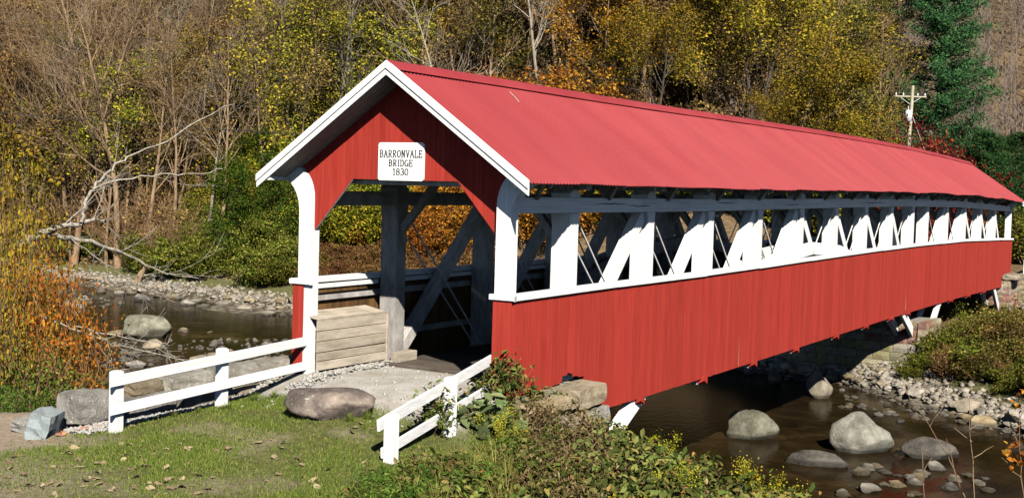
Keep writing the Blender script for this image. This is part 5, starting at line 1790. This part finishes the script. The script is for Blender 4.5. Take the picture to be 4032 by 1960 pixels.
def weed(seed, h, r, leaf_m, n_leaf, leaf, aspect=0.45, n_stem=9, stem_m=None, up=0.5, low=0.15, flower=None):
    rng = np.random.default_rng(seed)
    tb = Tubes(); tips = []; dirs = []; heads = []
    for i in range(n_stem):
        a = rng.uniform(0, 6.28); t = rng.uniform(0.0, 1.0)
        d = np.array([math.cos(a)*t*r/h, math.sin(a)*t*r/h, 1.0])
        p, _ = wander(rng, (math.cos(a)*t*r*0.35, math.sin(a)*t*r*0.35, -0.12), d, h*rng.uniform(0.6, 1.1), 7, 0.10)
        tb.add(p, np.linspace(0.007, 0.003, 7), 3)
        for j in range(1, 7):
            if p[j][2] > low*h: tips.append(p[j]); dirs.append(p[j]-p[j-1])
        heads.append(p[-1])
        for _ in range(4):
            j = rng.integers(2, 6)
            q, _d = wander(rng, p[j], side_dir(rng, p[j]-p[j-1], rng.uniform(0.6, 1.2)), h*rng.uniform(0.15, 0.4), 4, 0.15)
            tb.add(q, [0.004, 0.0035, 0.003, 0.002], 3)
            tips += list(q[1:]); dirs += [q[1]-q[0]]*3
    tips = np.array(tips)
    n = n_leaf
    i = rng.integers(0, len(tips), n)
    c_ = tips[i]+rng.normal(0, leaf*1.3, (n, 3))
    V, F = big_leaves(rng, c_, leaf, aspect, up)
    lm_ = mesh_np('foliage', V, F); lm_.materials.append(leaf_m)
    tm = tb.mesh('stems'); tm.materials.append(stem_m or M['bark_brown'])
    parts = [('stems', tm), ('foliage', lm_)]
    if flower:
        hp = np.array(heads)[rng.integers(0, len(heads), flower)]
        fc = hp+rng.normal(0, 1, (flower, 3))*np.array([0.05, 0.05, 0.06])
        V, F = leaf_quads(rng, fc, 0.012)
        fm_ = mesh_np('flowers', V, F); fm_.materials.append(M['lf_goldenrod'])
        parts.append(('flowers', fm_))
    return Proto(parts)


def tuft(seed, h, n, mat, spread=0.5, width=0.006):
    rng = np.random.default_rng(seed)
    a = rng.uniform(0, 6.28, n); t = rng.uniform(0.1, 1, n)*spread
    l_ = h*rng.uniform(0.6, 1.15, n)
    base = np.stack([np.cos(a)*t*0.18*h, np.sin(a)*t*0.18*h, np.full(n, -0.03)], -1)
    out = np.stack([np.cos(a), np.sin(a), np.zeros(n)], -1)
    side = np.stack([-np.sin(a), np.cos(a), np.zeros(n)], -1)*width
    k = 4
    rows = []
    for j in range(k+1):
        f = j/k
        p = base+out*(t*l_*f**1.7)[:, None]+np.array([0, 0, 1.0])*(l_*(f-0.45*t*f*f))[:, None]
        w = (1-f)*0.9+0.1
        rows += [p-side*w, p+side*w]
    V = np.stack(rows, 1).reshape(-1, 3)
    q = np.array([(2*j, 2*j+1, 2*j+3, 2*j+2) for j in range(k)])
    F = (q[None]+(np.arange(n)*(2*k+2))[:, None, None]).reshape(-1, 4)
    me = mesh_np('blades', V, F); me.materials.append(mat)
    return Proto([('blades', me)])


WEED = [weed(400+i, 0.62, 0.42, M['lf_weed'], 400, 0.046, 0.42) for i in range(4)]
VINE = [weed(410+i, 0.55, 0.5, M['lf_vine'], 330, 0.056, 0.48) for i in range(3)]
DRY = [weed(420+i, 0.6, 0.4, M['lf_drybrown'], 400, 0.034, 0.42, n_stem=14) for i in range(3)]
FRESH = [weed(430+i, 0.55, 0.32, M['lf_bright'], 520, 0.055, 0.18, n_stem=16, stem_m=M['lf_bright']) for i in range(3)]
GOLD = [weed(440+i, 0.75, 0.2, M['lf_bright'], 240, 0.036, 0.2, n_stem=6, flower=700, stem_m=M['lf_bright']) for i in range(2)]
CRIM = [weed(450+i, 0.5, 0.35, M['lf_crimson'], 260, 0.036, 0.45) for i in range(2)]
BURD = [weed(460, 0.45, 0.4, M['lf_burdock'] if 'lf_burdock' in M else leafy('burdock_leaves', [(0.0, (0.09, 0.13, 0.045)), (1.0, (0.24, 0.29, 0.13))], 0.25, 0.1), 44, 0.12, 0.62, n_stem=10, up=0.3)]
TUFT = [tuft(470+i, 0.62, 150, M['lf_drygrass'], 1.5, 0.006) for i in range(3)]
GTUFT = [tuft(480+i, 0.32, 160, M['lf_grass'], 0.8, 0.005) for i in range(2)]
DARKVINE = [weed(490+i, 0.95, 0.25, M['lf_weed'], 300, 0.05, 0.42, n_stem=5, low=0.3) for i in range(2)]
WG = np.random.default_rng(11)
KIND = {
    'weed': (WEED, 'leafy_weed', 'olive green leafy weed on the bank below the right fence', 'weed', 'leafy weeds on the near bank'),
    'vine': (VINE, 'trailing_vine', 'broad leaved trailing vine over the near bank', 'vine', 'trailing vines on the near bank'),
    'dry': (DRY, 'withered_weed', 'withered brown weed below the abutment stones', 'weed', 'withered weeds on the near bank'),
    'fresh': (FRESH, 'narrow_leaved_weed', 'bright green narrow leaved weed at the foot of the fence', 'weed', 'bright green weeds by the fence'),
    'gold': (GOLD, 'goldenrod', 'yellow flowering goldenrod among the bank weeds', 'plant', 'goldenrods on the near bank'),
    'crim': (CRIM, 'crimson_vine', 'crimson leaved vine beside the white arch foot', 'vine', 'crimson vines by the arch foot'),
    'burd': (BURD, 'burdock', 'broad pale green burdock between fence and abutment', 'plant', 'burdocks by the abutment'),
    'tuft': (TUFT, 'grass_tuft', 'long yellowing grass tuft on the near bank', 'grass', 'long grass tufts on the near bank'),
    'dark': (DARKVINE, 'climbing_vine', 'dark leaved vine climbing the siding corner', 'vine', 'vines climbing at the siding corner'),
}


def on_bank(px, py):
    """where a pixel ray meets the near ground"""
    r = ray(px, py)
    for t in np.arange(11.0, 34.0, 0.06):
        p = CAM+r*t
        if p[2] < float(terrain(p[0], p[1])): return p
    return None


def bank_kind(px, py):
    q = WG.random()
    if px < 1080 and py > 1120: return 'fresh' if q < 0.7 else ('tuft' if q < 0.85 else 'weed')
    if px < 1300 and py > 1130: return 'tuft' if q < 0.55 else ('fresh' if q < 0.7 else 'weed')
    if px < 1260 and py < 1100: return 'burd' if q < 0.35 else ('fresh' if q < 0.55 else ('tuft' if q < 0.7 else 'weed'))
    if 1330 < px < 1480: return 'dry' if q < 0.62 else ('vine' if q < 0.8 else 'weed')
    if px > 1850: return 'gold' if q < 0.12 else ('weed' if q < 0.55 else ('dry' if q < 0.75 else 'tuft'))
    if q < 0.05: return 'gold'
    if q < 0.12: return 'dry'
    return 'weed' if q < 0.55 else 'vine'


edge_x = [940, 1000, 1130, 1240, 1300, 1480, 1560, 1700, 1800, 1880, 1990, 2080]
edge_y = [1205, 1165, 1075, 1035, 1050, 1075, 1085, 1100, 1150, 1215, 1270, 1300]
cnt = 0
tries = 0
taken = []
while cnt < 240 and tries < 4000:
    tries += 1
    px = WG.uniform(930, 2090); py = WG.uniform(1030, 1400)
    if py < np.interp(px, edge_x, edge_y)+12: continue
    p = on_bank(px, py)
    if p is None or p[2] < ZW+0.12: continue
    if p[1] > -2.95 and p[0] < -0.3: continue
    if any((p[0]-a)**2+(p[1]-b_)**2 < 0.17**2 for a, b_ in taken): continue
    taken.append((p[0], p[1]))
    k = bank_kind(px, py)
    pr, nm, lab, cat, grp = KIND[k]
    pr[cnt % len(pr)].place(nm, (p[0], p[1], float(terrain(p[0], p[1]))), WG.uniform(0.75, 1.2)*(0.62 if p[0] < -0.8 and p[1] > -4.2 else 1.0), None, lab, cat, grp, lean=(WG.normal(0, 0.12), WG.normal(0, 0.12)))
    cnt += 1
for px, py, k, s_ in ((1640, 1105, 'crim', 1.5), (1665, 1120, 'crim', 1.4), (1705, 1125, 'crim', 1.2), (1480, 1055, 'crim', 0.6), (1255, 1010, 'dark', 1.0), (1290, 1015, 'dark', 0.8), (1225, 1020, 'dark', 0.9), (1090, 1085, 'dark', 0.95), (1080, 1100, 'dark', 0.8),
                      (1340, 1010, 'vine', 0.6), (1400, 1020, 'vine', 0.6), (1190, 1060, 'burd', 1.0), (1240, 1075, 'burd', 1.1), (1270, 1090, 'burd', 0.9), (1215, 1045, 'burd', 0.8), (1500, 1080, 'vine', 0.9), (1540, 1085, 'weed', 0.9),
                      (1255, 1130, 'gold', 0.9), (1275, 1150, 'gold', 0.8), (1650, 1200, 'gold', 0.8), (1450, 1060, 'dry', 1.0), (1400, 1065, 'dry', 0.9)):
    p = on_bank(px, py)
    if p is None: continue
    pr, nm, lab, cat, grp = KIND[k]
    pr[WG.integers(0, len(pr))].place(nm, (p[0], p[1], p[2]-0.02), s_, None, lab, cat, grp)

# understorey of the bank: low leaves nobody could count
rng = np.random.default_rng(8)
n = 26000
u_ = rng.uniform(-6, 9, n); v_ = rng.uniform(-11, -2.75, n)
z_ = terrain(u_, v_)
ok = (z_ > ZW+0.1) & ((v_ < -3.0) | (u_ > -0.2))
cc = np.stack([u_, v_, z_+rng.uniform(0.01, 0.22, n)], -1)[ok]
V, F = big_leaves(rng, cc, 0.040, 0.42)
um = mesh_np('ground_leaves', V, F)
tag(obj('ground_leaves', um, M['lf_weed']), 'low leafy ground cover over the near bank', 'ground cover', kind='stuff')

# lawn
n = 240000
u_ = rng.uniform(-9.5, 0.0, n); v_ = rng.uniform(-4.2, 2.9, n)
ok = rng.random(n) < lawn_mask(u_, v_)*(0.35+0.65*sstep(0.25, 0.6, vnoise(u_, v_, 0.9, 50)))
u_, v_ = u_[ok], v_[ok]
n = len(u_)
z_ = terrain(u_, v_)
h_ = rng.uniform(0.018, 0.055, n)*(0.6+0.8*vnoise(u_, v_, 0.6, 51))
a = rng.uniform(0, 6.28, n); w = rng.uniform(0.004, 0.008, n)
bs = np.stack([u_, v_, z_-0.004], -1)
sd = np.stack([np.cos(a)*w, np.sin(a)*w, np.zeros(n)], -1)
tp = bs+np.stack([rng.normal(0, 0.018, n), rng.normal(0, 0.018, n), h_], -1)
V = np.stack([bs-sd, bs+sd, tp], 1).reshape(-1, 3)
gm = mesh_np('grass', V, np.arange(n*3).reshape(-1, 3))
tag(obj('grass', gm, M['lf_grass']), 'short worn lawn grass before the portal', 'grass', kind='stuff')
for px, py in ((300, 1082), (290, 1078), (560, 1030), (575, 1030), (735, 1040), (925, 1058), (880, 1062), (965, 1180), (1120, 1095), (780, 1052), (440, 1050), (500, 1040), (640, 1010), (690, 1003)):
    p = on_bank(px, py)
    GTUFT[WG.integers(0, 2)].place('grass_tuft', tuple(p), WG.uniform(0.35, 0.7), None, 'small grass tuft left standing at the edge of the mown lawn', 'grass', 'small tufts at the lawn edge')

# fallen leaves
def fallen_mesh(seed):
    r = np.random.default_rng(seed)
    k = 9
    a = np.linspace(0, 2*np.pi, k, endpoint=False)
    rad = 0.05*(0.7+0.5*np.abs(np.cos(a*2.5+seed)))*r.uniform(0.8, 1.2, k)
    vs = [(0, 0, 0.012)]+[(math.cos(t)*q*0.8, math.sin(t)*q*1.2, r.uniform(0.0, 0.03)) for t, q in zip(a, rad)]
    fs = [(0, i+1, (i+1) % k+1) for i in range(k)]
    me = bpy.data.meshes.new('fallen_leaf'); me.from_pydata(vs, [], fs); me.materials.append(M['lf_fallen'])
    return me


FL = [fallen_mesh(i) for i in range(5)]
FR = []
for i in range(3):
    q = FL[i].copy(); q.materials.clear(); q.materials.append(M['lf_redfallen'] if 'lf_redfallen' in M else leafy('red_fallen', [(0.0, (0.30, 0.07, 0.05)), (1.0, (0.46, 0.20, 0.13))], 0.1, 0.3)); FR.append(q)
k = 0
while k < 120:
    px = WG.uniform(10, 1000); py = WG.uniform(1030, 1250)
    if WG.random() < 0.35: px = WG.uniform(10, 500); py = WG.uniform(1120, 1250)
    p = on_bank(px, py)
    if p is None or p[1] > 3.0 or p[0] > -0.9: continue
    o = bpy.data.objects.new('fallen_leaf', FL[k % 5]); COL.objects.link(o)
    s_ = WG.uniform(0.45, 1.2)
    o.location = (p[0], p[1], p[2]+0.02); o.scale = (s_, s_, s_); o.rotation_euler = (WG.normal(0, 0.3), WG.normal(0, 0.3), WG.uniform(0, 6.28))
    tag(o, 'curled tan fallen leaf lying on the lawn', 'leaf', 'fallen leaves on the lawn')
    k += 1
for i in range(46):
    u_ = WG.normal(-4.2, 0.5); v_ = WG.normal(2.75, 0.16)
    o = bpy.data.objects.new('fallen_leaf', FR[i % 3]); COL.objects.link(o)
    s_ = WG.uniform(0.6, 1.1)
    o.location = (u_, v_, float(terrain(u_, v_))+0.03); o.scale = (s_, s_, s_); o.rotation_euler = (WG.normal(0, 0.3), WG.normal(0, 0.3), WG.uniform(0, 6.28))
    tag(o, 'reddish fallen leaf by the blue grey slab and end fence post', 'leaf', 'red leaves by the slab')

# ------------------------------------------------------------------ shrubs and the leaning tree on the left bank
LSH_O = [make_shrub(500+i, 1.7, 2.8, M['bark_brown'], M['lf_rustorange'], 7500, 0.042, n_stem=24, sig=0.26) for i in range(2)]
LSH_W = [make_shrub(510+i, 1.6, 2.4, M['bark_brown'], M['lf_olive'], 2200, 0.04, n_stem=34, sig=0.24) for i in range(2)]
LSH_Y = [make_shrub(520+i, 1.6, 2.6, M['bark_grey'], M['lf_yellow'], 2600, 0.038, n_stem=18, sig=0.24) for i in range(2)]
LSH_G = [make_shrub(530+i, 1.0, 1.4, M['bark_brown'], M['lf_bright'], 1700, 0.04, n_stem=16, sig=0.26) for i in range(2)]


def left_shrub(pr, nm, lab, px, d, top_y, grp, w=0.62):
    x, y, z = spot(px, d)
    zt = at_depth(px, top_y, d)[2]
    h = {id(LSH_O): 2.9, id(LSH_W): 2.5, id(LSH_Y): 2.7, id(LSH_G): 1.5}[id(pr)]
    sz = max(0.4, (zt-z)/h)
    pr[RP.randrange(2)].place(nm, (x, y, z-0.1), min(w, sz*0.75), None, lab, 'shrub', grp, sz=sz)


for px, d, ty in ((50, 25.5, 720), (100, 26.5, 700), (150, 27.5, 745), (10, 27, 680), (165, 29, 800), (85, 29, 680), (120, 24.8, 830), (135, 28, 720)):
    left_shrub(LSH_O, 'orange_shrub', 'orange leaved shrub on the left bank by the stone slab', px, d, ty, 'orange shrubs on the left bank')
for px, d, ty in ((0, 24, 560), (45, 27, 590), (-30, 26, 400), (25, 29, 470), (5, 31, 380), (60, 30, 540), (90, 31, 600)):
    left_shrub(LSH_Y, 'yellow_shrub', 'sparse yellow leaved shrub above the orange shrubs', px, d, ty, 'yellow shrubs on the left bank', 0.5)
for px, d, ty in ((140, 24.5, 900), (170, 26, 880), (185, 28, 870), (80, 24, 880), (20, 24, 870), (150, 30, 800), (40, 31, 740)):
    left_shrub(LSH_W, 'twiggy_shrub', 'twiggy olive brown shrub at the waterside', px, d, ty, 'twiggy shrubs at the waterside')
for px, d, ty in ((25, 22.5, 960), (70, 22.8, 960), (110, 23.4, 890), (60, 23.5, 880), (5, 23.6, 930), (130, 23.8, 950)):
    left_shrub(LSH_G, 'green_shrub', 'low green shrub beside the blue grey slab', px, d, ty, 'green shrubs by the slab', 0.7)

LT = empty('leaning_tree', spot(-60, 30))
tag(LT, 'leaning pale barked tree stretching bare limbs over the stream', 'tree')
base = np.array(LT.location)
limbs = [
    ([(-60, 860), (-40, 760), (0, 660), (50, 615), (100, 588)], 30.0, 31.0, 0.13, 0.08),
    ([(100, 588), (140, 570), (200, 565), (235, 550), (262, 553)], 31.0, 31.6, 0.085, 0.03),
    ([(203, 562), (210, 525), (225, 485), (250, 455), (280, 425), (320, 395), (425, 350), (535, 282), (590, 262)], 31.2, 34.5, 0.048, 0.010),
    ([(232, 476), (300, 450), (410, 435), (495, 441), (560, 425)], 31.8, 34.0, 0.03, 0.010),
    ([(100, 590), (165, 598), (225, 610), (290, 628), (350, 655), (415, 690), (500, 700)], 31.0, 33.0, 0.07, 0.012),
    ([(180, 600), (230, 640), (300, 690), (370, 720), (440, 760)], 28.5, 29.5, 0.02, 0.006),
    ([(-30, 760), (120, 800), (240, 850), (330, 880), (480, 905)], 26.5, 27.0, 0.03, 0.006),
    ([(150, 812), (240, 835), (330, 850), (420, 862), (430, 885)], 26.6, 27.2, 0.018, 0.005),
]
lr = np.random.default_rng(4)
tbl = Tubes(); tipl = []
for li, (pl, d0, d1, r0, r1) in enumerate(limbs):
    k = len(pl)
    P = np.array([at_depth(px, py, d0+(d1-d0)*i/(k-1)) for i, (px, py) in enumerate(pl)])
    if li == 0: P[0] = base+np.array([0, 0, -0.2])
    # densify with a little wander
    t = np.linspace(0, k-1, (k-1)*4+1)
    Q = np.stack([np.interp(t, np.arange(k), P[:, c_]) for c_ in range(3)], -1)
    Q[1:-1] += lr.normal(0, 0.025, (len(Q)-2, 3))
    R = np.linspace(r0, r1, len(Q))
    tbl.add(Q-base, R, 6)
    if li == 0: continue
    for _ in range(6):
        j = lr.integers(2, len(Q)-1)
        dd_ = side_dir(lr, Q[j+1 if j+1 < len(Q) else j]-Q[j-1], lr.uniform(0.4, 0.9))
        l_ = lr.uniform(0.5, 1.6)
        b1, _ = wander(lr, Q[j], dd_, l_, 6, 0.12, 0.05)
        tbl.add(b1-base, np.linspace(max(0.007, R[j]*0.33), 0.004, 6), 4)
        if b1[-1][2] > -1: tipl.append(b1[-1]-base)
        for _2 in range(4):
            jj = lr.integers(1, 5)
            b2, _ = wander(lr, b1[jj], side_dir(lr, b1[jj+1]-b1[jj], lr.uniform(0.4, 0.9)), l_*0.45, 4, 0.15, 0.04)
            tbl.add(b2-base, [0.006, 0.005, 0.004, 0.003], 3)
tm = tbl.mesh('trunk')
tmo = obj('trunk', tm, M['bark_white'], LT)
tl = np.array(tipl)
tl = tl[lr.random(len(tl)) < 0.5]
yl = np.array([at_depth(lr.uniform(-20, 150), lr.uniform(330, 680), lr.uniform(29, 32)) for _ in range(60)])-base
cy = around(lr, yl, 900, 0.16)
V, F = big_leaves(lr, cy, 0.055, 0.6)
ym = mesh_np('foliage', V, F)
obj('foliage', ym, M['lf_yellow'], LT)

# stump and dead stem on the far shore
def snag(px, off, h, r, lean, lab, mat):
    x, y, z = bank_spot(px, off)
    rg = np.random.default_rng(int(px))
    tb = Tubes()
    p, _ = wander(rg, (0, 0, -0.2), (lean, -lean, 1), h, 7, 0.10)
    tb.add(p, np.linspace(r*1.2, r*0.5, 7), 8)
    for j in (3, 5):
        q, _ = wander(rg, p[j], side_dir(rg, p[j]-p[j-1], 0.8), h*0.4, 4, 0.1)
        tb.add(q, np.linspace(r*0.35, 0.02, 4), 5)
    me = tb.mesh('snag')
    o = obj('snag', me, mat); o.location = (x, y, z)
    tag(o, lab, 'snag')


snag(345, -0.4, 1.5, 0.22, 0.25, 'broken grey stump at the far waterline', M['bark_grey'])
snag(410, 0.2, 1.9, 0.14, 0.0, 'dark dead stem standing at the far waterline', M['bark_dark'])

# right bank beyond the stream
rb = np.random.default_rng(15)
RB_O = [make_shrub(600+i, 1.3, 1.7, M['bark_brown'], M['lf_olive'], 3800, 0.05, n_stem=18, sig=0.24) for i in range(2)]
RB_D = [make_shrub(605+i, 1.2, 1.5, M['bark_brown'], M['lf_redbrown'], 2200, 0.045, n_stem=26, sig=0.24) for i in range(2)]
RB_G = [make_shrub(610+i, 1.1, 1.4, M['bark_dark'], M['lf_bank'], 4200, 0.055, n_stem=16, sig=0.24) for i in range(2)]
for i in range(320):
    v = rb.uniform(-11.5, -2.9); off = rb.uniform(1.3, 24)
    x = float(far_bank(np.array(v)))+off
    z = float(terrain(x, v))
    sc_ = rb.uniform(0.38, 0.95)
    qx, qy = pix((x, v, z+1.75*sc_))
    if qy < 765 or (qx < 2375 and qy < 880): continue
    t = rb.random()
    pr, nm, lab, grp = ((RB_O, 'olive_shrub', 'olive shrub on the bank between pier and far abutment', 'olive shrubs by the far abutment') if t < 0.38 else
                        (RB_D, 'brown_shrub', 'brown twiggy shrub on the bank between pier and far abutment', 'brown shrubs by the far abutment') if t < 0.55 else
                        (RB_G, 'green_shrub', 'green shrub on the bank beside the pier', 'green shrubs beside the pier'))
    pr[i % 2].place(nm, (x, v, z-0.1), sc_*rb.uniform(0.7, 1.15), None, lab, 'shrub', grp, sz=sc_*rb.uniform(0.75, 1.25), lean=(rb.normal(0, 0.15), rb.normal(0, 0.15)))
for px, d, s_ in ((2335, 46.5, 0.5), (2370, 47.5, 0.62), (2312, 46, 0.4), (2400, 47.5, 0.66)):
    x, y, z = spot(px, d)
    RB_G[RP.randrange(2)].place('green_shrub', (x, y, z-0.1), s_, None, 'green shrub on the bank beside the pier', 'shrub', 'green shrubs beside the pier')
for i in range(26):
    u_ = rb.uniform(34, 45); v = rb.uniform(-2.0, 9)
    RB_D[i % 2].place('brown_shrub', (u_, v, float(terrain(u_, v))-0.1), rb.uniform(0.4, 0.7), None, 'low brown shrub in the shade under the far span', 'shrub', 'shrubs under the far span')

# thin saplings rising in front of the stream at the lower right
def sapling(lines, d, lab, leaves=()):
    p0 = spot(lines[0][0][0], d)
    root = empty('sapling', p0)
    tag(root, lab, 'sapling')
    tb = Tubes()
    b0 = np.array(p0)
    for i, ln_ in enumerate(lines):
        P = np.array([at_depth(px, py, d+0.05*k) for k, (px, py) in enumerate(ln_)])
        if i == 0: P = np.concatenate([[b0-np.array([0, 0, 0.1])], P])
        t = np.linspace(0, len(P)-1, (len(P)-1)*3+1)
        Q = np.stack([np.interp(t, np.arange(len(P)), P[:, c_]) for c_ in range(3)], -1)
        Q[1:-1] += lr.normal(0, 0.006, (len(Q)-2, 3))
        tb.add(Q-b0, np.linspace(0.008 if i == 0 else 0.005, 0.0025, len(Q)), 5)
    tm_ = tb.mesh('stem'); obj('stem', tm_, M['bark_grey'], root)
    if leaves:
        cs = []
        for (px, py, n_, sp) in leaves:
            for _ in range(n_):
                cs.append(at_depth(px+lr.normal(0, sp), py+lr.normal(0, sp*1.2), d+lr.normal(0, 0.15)))
        V, F = big_leaves(lr, np.array(cs)-b0, 0.032, 0.55)
        obj('foliage', mesh_np('foliage', V, F), M['lf_orange'], root)


sapling([[(2450, 1300), (2400, 1180), (2340, 1070), (2290, 1010), (2268, 950)], [(2340, 1070), (2370, 1020), (2360, 960)], [(2400, 1180), (2380, 1100)]], 13.0, 'bare grey sapling bending over the stream beside the dark boulder')
sapling([[(2455, 1320), (2450, 1200), (2440, 1080), (2438, 1000)], [(2440, 1080), (2480, 1050)], [(2445, 1110), (2400, 1075)], [(2450, 1150), (2500, 1120)]], 12.6, 'upright bare sapling with short side twigs over the stream')
sapling([[(2330, 1330), (2322, 1200), (2318, 1120)], [(2322, 1190), (2345, 1150)]], 12.8, 'short bare sapling before the reflected red siding')
sapling([[(2590, 1330), (2570, 1200), (2562, 1100), (2568, 1000)], [(2565, 1120), (2530, 1060)], [(2570, 1200), (2520, 1150)], [(2566, 1050), (2590, 1010)]], 12.4, 'sapling with orange and yellow leaves at the waterside',
        [(2560, 1020, 10, 10), (2555, 1110, 16, 12), (2565, 1160, 12, 10), (2535, 1140, 8, 9), (2568, 990, 6, 7)])
for px, d, s_ in ((2290, 13.4, 0.9), (2360, 13.0, 0.8), (2230, 13.6, 0.7), (2420, 12.8, 0.8), (2480, 12.6, 0.8), (2550, 12.4, 0.9)):
    x, y, z = spot(px, d)
    KIND['dry'][0][RP.randrange(3)].place('withered_weed', (x, y, z), s_*1.3, None, 'withered seed topped weed at the foot of the saplings', 'weed', 'withered weeds under the saplings')

# ------------------------------------------------------------------ utility pole and wires
pp = at_depth(2288, 300, 92)
pz = float(terrain(pp[0], pp[1]))
up_ = empty('utility_pole', (pp[0], pp[1], pz))
tag(up_, 'wooden utility pole with crossarm and grey transformer behind the bridge roof', 'utility pole')
ztop = at_depth(2293, 216, 92)[2]-pz
tb = Tubes(); tb.add([(0, 0, -0.3), (0, 0, ztop/2), (0.05, -0.12, ztop)], [0.15, 0.13, 0.11], 12)
obj('pole', tb.mesh('pole'), M['pole'], up_)
rx, ry = RT[0], RT[1]
beam('crossarm', (-rx*1.1, -ry*1.1, ztop-0.75), (rx*1.1, ry*1.1, ztop-0.75), 0.07, 0.09, M['pole'], up_)
for s_ in (-1.0, -0.5, 0.5, 1.0):
    tb = Tubes(); tb.add([(rx*s_, ry*s_, ztop-0.70), (rx*s_, ry*s_, ztop-0.62), (rx*s_, ry*s_, ztop-0.5)], [0.03, 0.06, 0.03], 8)
    obj('insulator', tb.mesh('insulator'), M['metal_grey'], up_)
for s_ in (-1, 1):
    beam('arm_brace', (0, 0, ztop-1.3), (s_*rx*0.7, s_*ry*0.7, ztop-0.8), 0.03, 0.03, M['metal_grey'], up_)
tb = Tubes(); q = np.array([-FW[0]*0.32-rx*0.18, -FW[1]*0.32-ry*0.18, 0])
tb.add([q+[0, 0, ztop-2.5], q+[0, 0, ztop-2.48], q+[0, 0, ztop-1.72], q+[0, 0, ztop-1.70]], [0.05, 0.22, 0.22, 0.05], 14)
obj('transformer', tb.mesh('transformer'), M['metal_grey'], up_)
tb = Tubes(); tb.add([q+[0.08, 0.05, ztop-1.7], q+[0.1, 0.06, ztop-1.4]], [0.035, 0.02], 6)
obj('bushing', tb.mesh('bushing'), M['metal_grey'], up_)
g0 = np.array([0, 0, ztop-1.6]); g1 = np.array([rx*3.6, ry*3.6, 0.3])
tb = Tubes(); tb.add([g0, (g0+g1)/2, g1], [0.015]*3, 4)
obj('guy_wire', tb.mesh('guy_wire'), M['metal_grey'], up_)


def wire(lab, a, b_, sag, r, mat):
    t = np.linspace(0, 1, 40)[:, None]
    P = np.array(a)*(1-t)+np.array(b_)*t
    P[:, 2] -= sag*4*t[:, 0]*(1-t[:, 0])
    tb = Tubes(); tb.add(P, np.full(40, r), 5)
    tag(obj('power_line', tb.mesh('power_line'), mat), lab, 'wire')


pt = np.array([pp[0], pp[1], pz])
wire('thin power line crossing high before the hillside to the pole', at_depth(-300, 30, 56), pt+[rx*-1.1, ry*-1.1, ztop-0.5], 0.5, 0.007, M['cable'])
wire('thick black cable strung low across the valley to the pole', at_depth(-300, 255, 56), pt+[0, 0, ztop-3.2], 1.2, 0.018, M['cable'])
